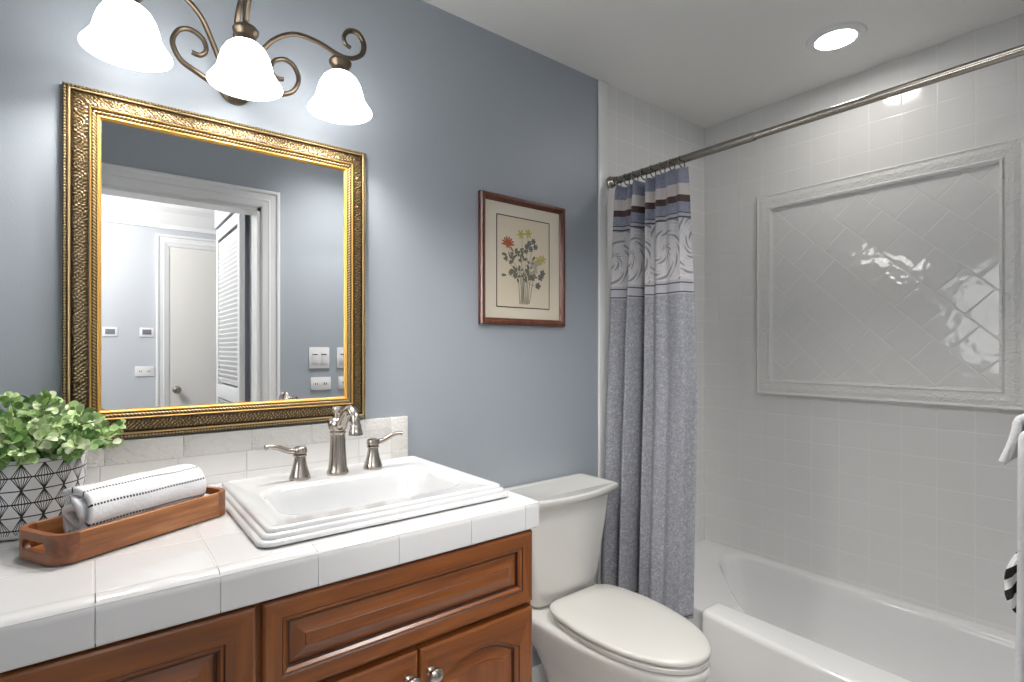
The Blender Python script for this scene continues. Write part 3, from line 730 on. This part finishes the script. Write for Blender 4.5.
mb.loft(L, cap1=True)
mb.build('basin', 'porcelain', sk, angle=60)
mb = MB(); mb.lathe([(0.001, RZ-0.1385), (0.018, RZ-0.1385), (0.022, RZ-0.139), (0.024, RZ-0.1405)], ((bx0_+bx1_)/2, (by0_+by1_)/2, 0), 28); mb.build('drain', 'nickel', sk)

# ------------------------------------------------------------------ faucet and handles
FYC = -0.207; FZ = RZ-0.0025
fc = thing('faucet', (0.477, FYC, FZ), 'brushed nickel faucet with curved spout on the sink deck', 'faucet')
mb = MB(); mb.lathe([(0.0255, 0), (0.0265, 0.003), (0.0255, 0.008), (0.0225, 0.016), (0.0205, 0.035), (0.0185, 0.075), (0.0175, 0.098), (0.0195, 0.101), (0.0195, 0.104), (0.0170, 0.106), (0.0215, 0.112), (0.0235, 0.121), (0.0215, 0.131), (0.0165, 0.137), (0.0125, 0.139), (0.0115, 0.152), (0.0140, 0.156), (0.0145, 0.161), (0.0130, 0.165), (0.0005, 0.167)], (0.477, FYC, FZ), 36)
mb.build('body', 'nickel', fc)
P = smooth_path([(0.477, FYC-0.008, FZ+0.118), (0.477, FYC-0.030, FZ+0.128), (0.477, FYC-0.050, FZ+0.148), (0.477, FYC-0.072, FZ+0.163), (0.477, FYC-0.095, FZ+0.163), (0.477, FYC-0.110, FZ+0.150), (0.477, FYC-0.114, FZ+0.134)], 8)
mb = MB(); n = len(P); mb.tube(P, [lerp(0.0125, 0.0105, i/(n-1)) for i in range(n)], 20)
sp_ = mb.build('spout', 'nickel', fc)
mb = MB(); mb.lathe([(0.0105, 0.026), (0.0125, 0.022), (0.0125, 0.016), (0.0145, 0.010), (0.0165, 0.002), (0.0160, 0.0), (0.011, 0.0)], (0.477, FYC-0.115, FZ+0.110), 28); mb.build('aerator', 'nickel', sp_)
def tap(x, sgn, label):
    t = thing('tap_handle', (x, FYC, FZ), label, 'tap', 'lever tap handles on the sink')
    m = MB(); m.lathe([(0.0235, 0), (0.0245, 0.003), (0.0225, 0.010), (0.0165, 0.030), (0.0135, 0.046), (0.0130, 0.053), (0.0155, 0.055), (0.0155, 0.058), (0.0115, 0.060)], (x, FYC, FZ), 32); m.build('base', 'nickel', t)
    m = MB(); m.lathe([(0.0110, 0.059), (0.0160, 0.062), (0.0165, 0.068), (0.0150, 0.074), (0.0095, 0.077), (0.0005, 0.0775)], (x, FYC, FZ), 32)
    P = smooth_path([(x+sgn*0.010, FYC, FZ+0.067), (x+sgn*0.030, FYC-0.002, FZ+0.071), (x+sgn*0.052, FYC-0.004, FZ+0.081), (x+sgn*0.070, FYC-0.006, FZ+0.085), (x+sgn*0.080, FYC-0.007, FZ+0.083)], 6)
    m.tube(P, [lerp(0.0075, 0.0052, i/(len(P)-1)) for i in range(len(P)-4)]+[0.0062, 0.0064, 0.0058, 0.003], 14); m.build('lever', 'nickel', t)
tap(0.386, -1, 'brushed nickel lever handle left of the faucet, nearer the wooden tray')
tap(0.569, 1, 'brushed nickel lever handle right of the faucet, nearer the toilet')

# ------------------------------------------------------------------ toilet
TX = 1.303
to = thing('toilet', (TX, -0.35, 0), 'bone white two-piece toilet with closed lid between vanity and bathtub', 'toilet')
def egg(w, yb, yf, z, n=48, pb=2.6, pf=2.1, ym=None, tp=0.0):
    ym = yb-(yb-yf)*0.36 if ym is None else ym; out = []
    for i in range(n):
        a = 2*PI*i/n; c, s_ = cos(a), sin(a)
        p_ = pb if s_ > 0 else pf
        x = w*math.copysign(abs(c)**(2/p_), c); y = math.copysign(abs(s_)**(2/p_), s_)
        x *= 1-tp*max(0, y)**1.5
        out.append((TX+x, ym+y*((yb-ym) if s_ > 0 else (ym-yf)), z))
    return out
mb = MB()
mb.loft([egg(0.105, -0.16, -0.56, 0.0, pb=4), egg(0.108, -0.155, -0.565, 0.012, pb=4), egg(0.098, -0.15, -0.55, 0.05, pb=4), egg(0.095, -0.14, -0.53, 0.12, pb=4), egg(0.105, -0.12, -0.55, 0.19, pb=4), egg(0.140, -0.09, -0.62, 0.27, pb=4), egg(0.170, -0.05, -0.675, 0.335, pb=4.5), egg(0.182, -0.03, -0.695, 0.375, pb=5), egg(0.185, -0.025, -0.70, 0.392, pb=5), egg(0.182, -0.028, -0.697, 0.402, pb=5), egg(0.172, -0.035, -0.685, 0.406, pb=5), egg(0.12, -0.08, -0.6, 0.404, pb=4)], True, True)
mb.build('bowl', 'toilet', to, angle=60)
mb = MB(); mb.loft([egg(0.160, -0.222, -0.690, 0.407, pb=6, tp=0.15), egg(0.166, -0.217, -0.697, 0.410, pb=6, tp=0.15), egg(0.167, -0.216, -0.698, 0.421, pb=6, tp=0.15), egg(0.162, -0.220, -0.693, 0.425, pb=6, tp=0.15)], True, True); mb.build('seat', 'toiletseat', to, angle=50)
mb = MB(); mb.loft([egg(0.162, -0.209, -0.686, 0.4275, pb=6, tp=0.15), egg(0.169, -0.202, -0.698, 0.430, pb=6, tp=0.15), egg(0.171, -0.200, -0.700, 0.437, pb=6, tp=0.15), egg(0.168, -0.203, -0.697, 0.443, pb=6, tp=0.15), egg(0.159, -0.212, -0.688, 0.4465, pb=6, tp=0.15), egg(0.10, -0.26, -0.62, 0.4485, pb=6, tp=0.15)], True, True); mb.build('lid', 'toiletseat', to, angle=60)
for dx in (-0.075, 0.075):
    mb = MB(); mb.box(TX+dx-0.022, TX+dx+0.022, -0.235, -0.196, 0.406, 0.432, 0.005); mb.build('hinge_cover', 'toiletseat', to)
def tank_loop(hw, yb, yf, bow, z, r=0.03, n=14):
    P = []
    for i in range(n+1):            # bowed front, left to right
        x = lerp(-hw+r, hw-r, i/n); P.append((TX+x, yf-bow*(1-(x/hw)**2), z))
    yc = yf-bow*(1-((hw-r)/hw)**2)
    for i in range(1, 6):
        a = PI/2*i/6; P.append((TX+hw-r+r*sin(a), yc+r-r*cos(a), z))
    P += [(TX+hw, yc+r, z), (TX+hw, yb-0.01, z), (TX+hw-0.01, yb, z), (TX-hw+0.01, yb, z), (TX-hw, yb-0.01, z), (TX-hw, yc+r, z)]
    for i in range(1, 6):
        a = PI/2*i/6; P.append((TX-hw+r-r*cos(a), yc+r-r*sin(a), z))
    return P
mb = MB(); mb.loft([tank_loop(0.135, -0.03, -0.155, 0.018, 0.408), tank_loop(0.148, -0.022, -0.165, 0.02, 0.422), tank_loop(0.158, -0.018, -0.170, 0.022, 0.47), tank_loop(0.185, -0.015, -0.180, 0.028, 0.64), tank_loop(0.202, -0.014, -0.184, 0.034, 0.752)], True, True); mb.build('tank', 'toilet', to, angle=50)
mb = MB(); mb.loft([tank_loop(0.205, -0.013, -0.186, 0.036, 0.7525, 0.02), tank_loop(0.212, -0.012, -0.190, 0.038, 0.7535, 0.02), tank_loop(0.214, -0.011, -0.192, 0.038, 0.759, 0.02), tank_loop(0.220, -0.010, -0.196, 0.040, 0.762, 0.02), tank_loop(0.228, -0.008, -0.201, 0.042, 0.770, 0.018), tank_loop(0.230, -0.007, -0.203, 0.043, 0.778, 0.018), tank_loop(0.228, -0.008, -0.202, 0.043, 0.785, 0.018), tank_loop(0.222, -0.012, -0.197, 0.042, 0.7875, 0.016), tank_loop(0.212, -0.022, -0.186, 0.040, 0.7865, 0.012), tank_loop(0.206, -0.028, -0.180, 0.038, 0.7835, 0.01)], True, True); mb.build('tank_lid', 'toilet', to, angle=50)
mb = MB(); mb.tube(smooth_path([(1.16, -0.004, 0.16), (1.16, -0.06, 0.16), (1.16, -0.075, 0.20), (1.175, -0.09, 0.32), (1.185, -0.10, 0.41)], 6), 0.006, 10); mb.lathe([(0.02, 0.0), (0.02, 0.004), (0.008, 0.008)], (1.16, -0.002, 0.16), 20, (0, -1, 0)); mb.build('supply_hose', 'nickel', to)

# ------------------------------------------------------------------ shower rod, rings, curtain
RX, RZ_ = 1.70, 1.975
rod = thing('shower_rod', (RX, -0.72, RZ_), 'brushed nickel shower curtain rod across the front of the bathtub', 'shower rod')
mb = MB(); mb.lathe([(0.0145, 0), (0.0145, 0.62)], (RX, -0.012, RZ_), 24, (0, -1, 0)); mb.lathe([(0.0145, 0.62), (0.0122, 0.622), (0.0122, 1.43)], (RX, -0.012, RZ_), 24, (0, -1, 0), cap0=False); mb.build('tube', 'rod', rod)
for y_, d_ in ((-0.013, -1), (YS+0.001, 1)):
    mb = MB(); mb.lathe([(0.024, 0), (0.025, 0.006), (0.021, 0.012), (0.019, 0.026), (0.016, 0.030)], (RX, y_, RZ_), 28, (0, d_, 0)); mb.build('flange', 'rod', rod)
NR = 8; ring_y = [-0.055-0.043*i for i in range(NR)]
ordn = ['nearest the wall', 'second from the wall', 'third from the wall', 'fourth from the wall', 'fourth from the open end', 'third from the open end', 'second from the open end', 'nearest the open end']
ring0 = None
for i, y_ in enumerate(ring_y):
    lab = 'small nickel curtain ring on the shower rod, ' + ordn[i]
    if ring0 is None:
        m = MB(); m.tube([(0.019*sin(2*PI*k/24), 0.004*cos(2*PI*k/24), 0.023*cos(2*PI*k/24)) for k in range(24)], 0.0022, 8, closed=True)
        ring0 = m.build('curtain_ring', 'rod', None, world=False); tag(ring0, lab, 'curtain ring', 'shower curtain rings')
        ring0.location = (RX, y_, RZ_-0.0085)
    else: dup(ring0, (RX, y_, RZ_-0.0085), lab)
NS, NZ = 220, 60; CZ0, CZ1 = 0.335, 1.948
FOLD = [(0, .030), (.13, -.030), (.27, .020), (.36, -.050), (.46, .066), (.54, -.032), (.61, -.010), (.67, -.032), (.74, -.020), (.84, -.030), (.93, -.036), (1.0, .020)]
def fold(s_):
    for (a, u), (b, v) in zip(FOLD, FOLD[1:]):
        if s_ <= b: return lerp(u, v, 0.5-0.5*cos(PI*(s_-a)/(b-a)))
    return FOLD[-1][1]
def cpos(s_, q):                              # s along the cloth 0..1 (wall -> free end), q 0 top .. 1 hem
    e = q**0.75
    ytop = lerp(-0.028, -0.375, s_); ybot = lerp(-0.022, -0.437, s_)
    y = lerp(ytop, ybot, min(1, q*2.0)**0.8)
    xc = lerp(RX, lerp(1.604, 1.640, s_), e)
    amp = lerp(0.55, 1.0, min(1, q*2.5))
    x = xc + amp*fold(s_) + 0.003*sin(40*s_+3*q) + 0.010*(1-min(1, q*3))*sin(2*PI*7*s_)
    y += 0.004*sin(2*PI*5*s_+1)*min(1, q*3)
    return x, y
mb = MB(); loops = []
top_arc = [0.0]
for i in range(1, NS+1):
    a, b = cpos((i-1)/NS, 0.5), cpos(i/NS, 0.5); top_arc.append(top_arc[-1]+math.hypot(a[0]-b[0], a[1]-b[1]))
for k in range(NZ+1):
    q = k/NZ; row = []
    for i in range(NS+1):
        x, y = cpos(i/NS, q); z_ = lerp(CZ1, CZ0, q)
        if q < 0.05: z_ -= 0.010*(1-q/0.05)*abs(sin(PI*NR*(i/NS)))
        row.append((x, y, z_))
    loops.append(row)
mb.loft(loops, closed=False)
for k in range(NZ+1):
    for i in range(NS+1): mb.uv[k*(NS+1)+i] = (top_arc[i], lerp(CZ1, CZ0, k/NZ))
cur = mb.build('shower_curtain', 'curtain', None, origin=(1.65, -0.2, CZ0), angle=80)
tag(cur, 'grey blue shower curtain with cream and brown top stripes bunched at the wall', 'shower curtain')
md = cur.modifiers.new('thick', 'SOLIDIFY'); md.thickness = 0.0016; md.offset = 0

# ------------------------------------------------------------------ potted plant
PX, PY = -0.098, -0.178
pl = thing('potted_plant', (PX, PY, CT+0.001), 'leafy green plant in a white pot with black diamond pattern beside the mirror', 'plant')
mb = MB(); mb.lathe([(0.060, 0.0), (0.070, 0.002), (0.0765, 0.010), (0.082, 0.030), (0.087, 0.09), (0.089, 0.139), (0.0875, 0.141), (0.085, 0.138), (0.083, 0.11), (0.078, 0.03), (0.01, 0.02)], (PX, PY, CT+0.001), 64); mb.build('pot', 'pot', pl, angle=60)
mb = MB(); mb.lathe([(0.001, 0.128), (0.05, 0.127), (0.0835, 0.122), (0.0835, 0.118), (0.001, 0.118)], (PX, PY, CT+0.001), 32); mb.build('soil', 'soil', pl)
rp = random.Random(11); lm = MB(); lm.tone = []; sm = MB()
def leaf(c, d, nrm, size, tone):
    d = d.normalized(); s_ = d.cross(nrm)
    if s_.length < 1e-3: return
    s_.normalize(); n_ = s_.cross(d); K = 10; P = []
    for i in range(K):
        a = 2*PI*i/K; l = 0.5-0.5*cos(a); wv = 0.49*sin(a)*(1+0.12*cos(a*2))
        P.append(c + d*size*l + s_*size*wv + n_*size*(0.22*abs(wv)-0.10*l*l))
    P.insert(0, c + d*size*0.52 + n_*size*(-0.05))
    lm.add(P, [(0, 1+i, 1+(i+1) % K) for i in range(K)]); lm.tone += [tone]+[min(1, tone+0.12)]*K
for i in range(92):
    a = rp.uniform(0, 2*PI); rad = math.sqrt(rp.random())
    out = Vector((cos(a), sin(a), 0))
    base = Vector((PX, PY, CT+0.125)) + out*0.065*rad
    reach = lerp(0.02, 0.088, rad)*rp.uniform(0.75, 1.1); hgt = lerp(0.118, 0.040, rad**1.5)*rp.uniform(0.55, 1.12)
    if rad > 0.75 and rp.random() < 0.5: hgt -= 0.012
    tip = base + out*reach + Vector((0, 0, hgt))
    if tip.y > -0.05: tip.y = -0.05-0.02*rp.random()
    midp = base + (tip-base)*0.5 + Vector((0, 0, 0.024))
    path = smooth_path([base, midp, tip], 4); sm.tube(path, 0.0011, 5)
    tn = rp.uniform(0.2, 0.9)
    for k in range(2, len(path)):
        d = (path[k]-path[k-1]).normalized()
        for q_ in range(4):
            aa = rp.uniform(0, 2*PI); e1 = d.cross(Vector((0.3, 0.2, 1))).normalized(); e2 = d.cross(e1)
            dirv = e1*cos(aa)+e2*sin(aa) + d*0.5
            nr = Vector((rp.uniform(-.9, .7), rp.uniform(-1.3, .2), rp.uniform(.1, 1.0)))
            leaf(path[k]+dirv*0.004, dirv, nr, rp.uniform(0.011, 0.0185), min(1, max(0, tn+rp.uniform(-.22, .22))))
    leaf(tip, d+Vector((0, 0, .2)), Vector((0, -.8, .6)), 0.015, min(1, tn+.25))
for i in range(len(lm.v)):
    x, y, z = lm.v[i]
    if y > -0.018: lm.v[i] = (x, -0.018-0.002*rp.random(), z)
    if y > -0.042 and x > MX0-0.02 and z > 1.09: lm.v[i] = (x, -0.042-0.003*rp.random(), z)
lm.build('foliage', 'leaf', pl, angle=80); sm.build('stems', 'stem', pl)

# ------------------------------------------------------------------ wooden tray with rolled towel
tr_a = math.atan2(0.137, 0.245)
TC = Vector((0.0595, -0.3245, CT+0.0025)); TL, TWd, TH = 0.305, 0.126, 0.046
tray = thing('serving_tray', TC, 'narrow wooden tray with cut-out handles on the counter left of the sink', 'tray', rz=tr_a)
mb = MB(); tk = 0.010
def tl(k, z, r): return rrect(-TL/2+k, TL/2-k, -TWd/2+k, TWd/2-k, r, z, 6)
mb.loft([tl(0.004, 0.0, 0.026), tl(0.004, 0.008, 0.026)], True, True, m=0)
# long walls
for s_ in (-1, 1): mb.box(-TL/2+0.03, TL/2-0.03, s_*(TWd/2-tk), s_*TWd/2, 0, TH, 0.002, m=0)
# ends with rounded corners and slotted handle
for s_ in (-1, 1):
    def arc(r_in, z):
        P = []
        for i in range(7):
            a = PI/2*i/6; P.append((TL/2-0.03+r_in*sin(a), -TWd/2+0.03-r_in*cos(a)))
        Q = [(x, -y) for x, y in P[::-1]]
        return [(s_*x, y*1.0, z) for x, y in P], [(s_*x, y, z) for x, y in Q]
    for q in (0, 1):
        o0, o1 = arc(0.03, 0)[q], arc(0.03, TH)[q]; i0, i1 = arc(0.03-tk, 0)[q], arc(0.03-tk, TH)[q]
        mb.loft([i0, o0, [(x, y, TH) for x, y, z in o0], i1, i0], closed=False, m=1)
    xo = s_*TL/2; xi = s_*(TL/2-tk); hw = TWd/2-0.03
    mb.box(xi, xo, -hw, hw, 0, 0.016, m=1); mb.box(xi, xo, -hw, hw, 0.033, TH, 0.0, m=1)
    # rounded slot ends
    for e in (-1, 1):
        P = []
        for i in range(9):
            a = PI/2 - PI*i/8; P.append((e*(hw-0.009+0.0) + e*0.0085*cos(a), 0.0245+0.0085*sin(a)))
        out_ = [(e*hw, 0.033)] + [(e*hw, 0.0245)]*7 + [(e*hw, 0.016)]
        mb.loft([[(xi, y, z) for y, z in P], [(xo, y, z) for y, z in P], [(xo, y, z) for y, z in out_], [(xi, y, z) for y, z in out_], [(xi, y, z) for y, z in P]], closed=False, m=1)
mb.build('tray_body', ['acacia', 'acacia_d'], tray, world=False, angle=40)
# towel: spiral roll lying along the tray
tw = MB(); NT_ = 96; LT = 0.205; C = []
turns = 2.3
for i in range(NT_+1):
    q = i/NT_; a = 2*PI*turns*q; r_ = lerp(0.044, 0.011, q**0.9)
    y_, z_ = r_*cos(a+0.9)*1.08, r_*sin(a+0.9)*0.95
    C.append((y_, z_))
arc_l = [0]
for i in range(1, NT_+1): arc_l.append(arc_l[-1]+math.hypot(C[i][0]-C[i-1][0], C[i][1]-C[i-1][1]))
NXs = 40; loops = []
for k in range(NXs+1):
    x = lerp(-LT/2, LT/2, k/NXs); end = min(1, (LT/2-abs(x))/0.012); row = []
    for i, (y_, z_) in enumerate(C):
        lump = 1+0.025*sin(31*x+i*.3)+0.02*sin(70*x+i*.9)
        sk_ = 0.006*sin(i*0.21)*(1 if x < 0 else .6)*(abs(x)/(LT/2))**3
        row.append((x+sk_, y_*lump, z_*lump))
    loops.append(row)
tw.loft(loops, closed=False)
for k in range(NXs+1):
    for i in range(NT_+1): tw.uv[k*(NT_+1)+i] = (k/NXs*LT, arc_l[i])
twl = tw.build('rolled_towel', 'terrystripe', None, world=False, angle=80)
twl.location = TC + Vector((0.004*cos(tr_a), 0.004*sin(tr_a), 0.0575)); twl.rotation_euler = (0, 0, tr_a)
md = twl.modifiers.new('pile', 'SOLIDIFY'); md.thickness = 0.010; md.offset = 0
tag(twl, 'white rolled hand towel with black dotted stripes lying in the wooden tray', 'towel')

# ------------------------------------------------------------------ towels by the right edge of the picture
tb = thing('towel_rail', (1.40, YS, 1.115), 'nickel towel rail on the wall at the near right, under hanging towels', 'towel rail')
mb = MB(); mb.tube([(1.22, -1.375, 1.115), (1.60, -1.375, 1.115)], 0.008, 14)
for x in (1.22, 1.60): mb.tube([(x, YS+0.001, 1.115), (x, -1.372, 1.115)], 0.010, 14)
mb.build('rail', 'nickel', tb)
def drape(name, x0, x1, yb, yf, ztop, zb_back, zb_front, mat, label, cat, th=0.012, flare=0.0, wav=0.006, org=None):
    m = MB(); prof_ = []
    for i in range(10): prof_.append((yb, lerp(zb_back, ztop-0.02, i/9)))
    for i in range(1, 8):
        a = PI*i/8; c_ = (yb+yf)/2; prof_.append((c_-(yf-yb)/2*cos(a), ztop-0.02+0.02*sin(a)))
    for i in range(16): prof_.append((yf+flare*(i/15)**1.5, lerp(ztop-0.02, zb_front, i/15)))
    n_ = 26; loops = []
    for k in range(n_+1):
        x = lerp(x0, x1, k/n_); row = []
        for j, (y, z) in enumerate(prof_):
            dn = max(0, (ztop-z)/0.5)
            row.append((x+0.01*dn*sin(9*z), y+wav*dn*sin(24*x+1)*(1 if j > 12 else 0.2), z+0.004*sin(15*x)*(1 if j in (0, len(prof_)-1) else 0)))
        loops.append(row)
    m.loft(loops, closed=False)
    for k in range(n_+1):
        for j, (y, z) in enumerate(prof_): m.uv[k*len(prof_)+j] = (lerp(x0, x1, k/n_), z)
    o = m.build(name, mat, None, origin=((x0+x1)/2, (yb+yf)/2, min(zb_back, zb_front)), angle=80)
    md = o.modifiers.new('pile', 'SOLIDIFY'); md.thickness = th; md.offset = 0
    return tag(o, label, cat)
drape('bath_towel', 1.25, 1.56, -1.395, -1.336, 1.145, 0.55, 0.50, 'terry', 'long white bath towel hanging at the right edge of the picture', 'towel', 0.014, flare=0.012)
drape('hand_towel', 1.29, 1.52, -1.410, -1.322, 1.168, 1.05, 1.072, 'terry', 'small white hand towel folded over the long bath towel', 'towel', 0.012, flare=0.020)
# striped woven tassel end that peeks out past the bath towel
mb = MB(); K = 14
for k in range(9):
    x = 1.42+0.011*k; P = []
    for i in range(K): P.append((x+0.004*sin(i+k), -1.318+0.022*sin(PI*i/(K-1)*0.9)+0.012*(i/K), lerp(0.90, 0.765-0.006*(k % 3), i/(K-1))))
    b0 = len(mb.v); mb.tube(P, [0.0062]*(K-3)+[0.005, 0.004, 0.002], 8)
    for i in range(b0, len(mb.v)): mb.uv[i] = (mb.v[i][0], mb.v[i][2]+mb.v[i][1]*0.9)
tag(mb.build('striped_tassel', 'fringe', None, origin=(1.46, -1.30, 0.76)), 'black and white striped woven tassel hanging beside the bath towel', 'tassel')

# ------------------------------------------------------------------ things seen in the mirror: switches, hall
def plate(name, x, z, w, h, wall_y, label, cat, kind):
    t = thing(name, (x, wall_y, z-h/2), label, cat)
    m = MB(); m.box(x-w/2, x+w/2, wall_y+0.0005, wall_y+0.007, z-h/2, z+h/2, 0.003); m.build('cover_plate', 'plate', t)
    if kind == 'switch':
        for s_ in (-1, 1):
            m = MB(); m.box(x+s_*w*.22-0.016, x+s_*w*.22+0.016, wall_y+0.006, wall_y+0.011, z-0.033, z+0.033, 0.002, m=0); m.box(x+s_*w*.22-0.014, x+s_*w*.22+0.014, wall_y+0.0105, wall_y+0.0118, z+0.016, z+0.021, m=1); m.build('rocker', ['plate', 'dark'], t)
    elif kind == 'outlet':
        for s_ in (-1, 1):
            m = MB(); m.box(x+s_*w*.22-0.014, x+s_*w*.22+0.014, wall_y+0.006, wall_y+0.0075, z-0.012, z+0.012, 0.0005, m=0)
            for d_ in (-0.006, 0.006): m.box(x+s_*w*.22+d_-0.002, x+s_*w*.22+d_+0.002, wall_y+0.0065, wall_y+0.008, z-0.006, z+0.006, m=1)
            m.build('socket', ['plate', 'dark'], t)
    elif kind == 'screen':
        m = MB(); m.box(x-w*.32, x+w*.32, wall_y+0.006, wall_y+0.009, z-h*.25, z+h*.3, 0.001); m.build('screen', 'screen', t)
    return t
plate('light_switch', 0.966, 1.232, 0.110, 0.115, YS, 'white double light switch beside the door casing, seen in the mirror', 'light switch', 'switch')
plate('light_switch', 1.118, 1.232, 0.110, 0.115, YS, 'white double light switch at the right edge of the mirror reflection', 'light switch', 'switch')
plate('power_outlet', 0.974, 1.092, 0.110, 0.070, YS, 'white wide power outlet below the light switch by the door casing', 'outlet', 'outlet')
plate('power_outlet', 1.126, 1.092, 0.110, 0.070, YS, 'white power outlet at the right edge of the mirror reflection', 'outlet', 'outlet')
plate('thermostat', 0.303, 1.40, 0.085, 0.066, HY, 'small white thermostat on the hall wall next to the far door casing', 'thermostat', 'screen')
plate('thermostat', 0.092, 1.40, 0.085, 0.066, HY, 'small white thermostat on the hall wall farther from the far door', 'thermostat', 'screen')
plate('light_switch', 0.290, 1.12, 0.115, 0.072, HY, 'white light switch on the hall wall under the thermostat', 'light switch', 'outlet')
def louvre(name, loc, rz, w, label):
    t = thing(name, loc, label, 'closet door', 'louvred closet door leaves', rz)
    m = MB(); h = 2.03; s_ = 0.05
    m.box(0, w, -0.014, 0.014, 0.02, 0.12, 0.002); m.box(0, w, -0.014, 0.014, h-0.07, h, 0.002); m.box(0, s_, -0.014, 0.014, 0.12, h-0.07, 0.002); m.box(w-s_, w, -0.014, 0.014, 0.12, h-0.07, 0.002); m.box(s_, w-s_, -0.014, 0.014, 0.98, 1.06, 0.002)
    m.build('leaf_frame', 'white', t, world=False)
    m = MB(); z = 0.14
    while z < h-0.085:
        if not 0.96 < z < 1.06:
            m.add([(s_, -0.008, z-0.014), (w-s_, -0.008, z-0.014), (w-s_, 0.008, z+0.013), (s_, 0.008, z+0.013), (s_, -0.008, z-0.006), (w-s_, -0.008, z-0.006), (w-s_, 0.008, z+0.021), (s_, 0.008, z+0.021)], [(0, 1, 2, 3), (4, 5, 6, 7), (0, 1, 5, 4), (2, 3, 7, 6), (1, 2, 6, 5), (3, 0, 4, 7)])
        z += 0.027
    m.build('louvre_slats', 'white', t, world=False, smooth=False)
    return t
louvre('louvred_door', (0.628, -2.345, 0.0), math.radians(90.0), 0.685, 'white louvred closet leaf standing past the doorway, wider in the mirror')
louvre('louvred_door', (0.684, -1.690, 0.0), math.radians(90.0), 0.115, 'narrow white louvred closet leaf beside the door jamb in the mirror')
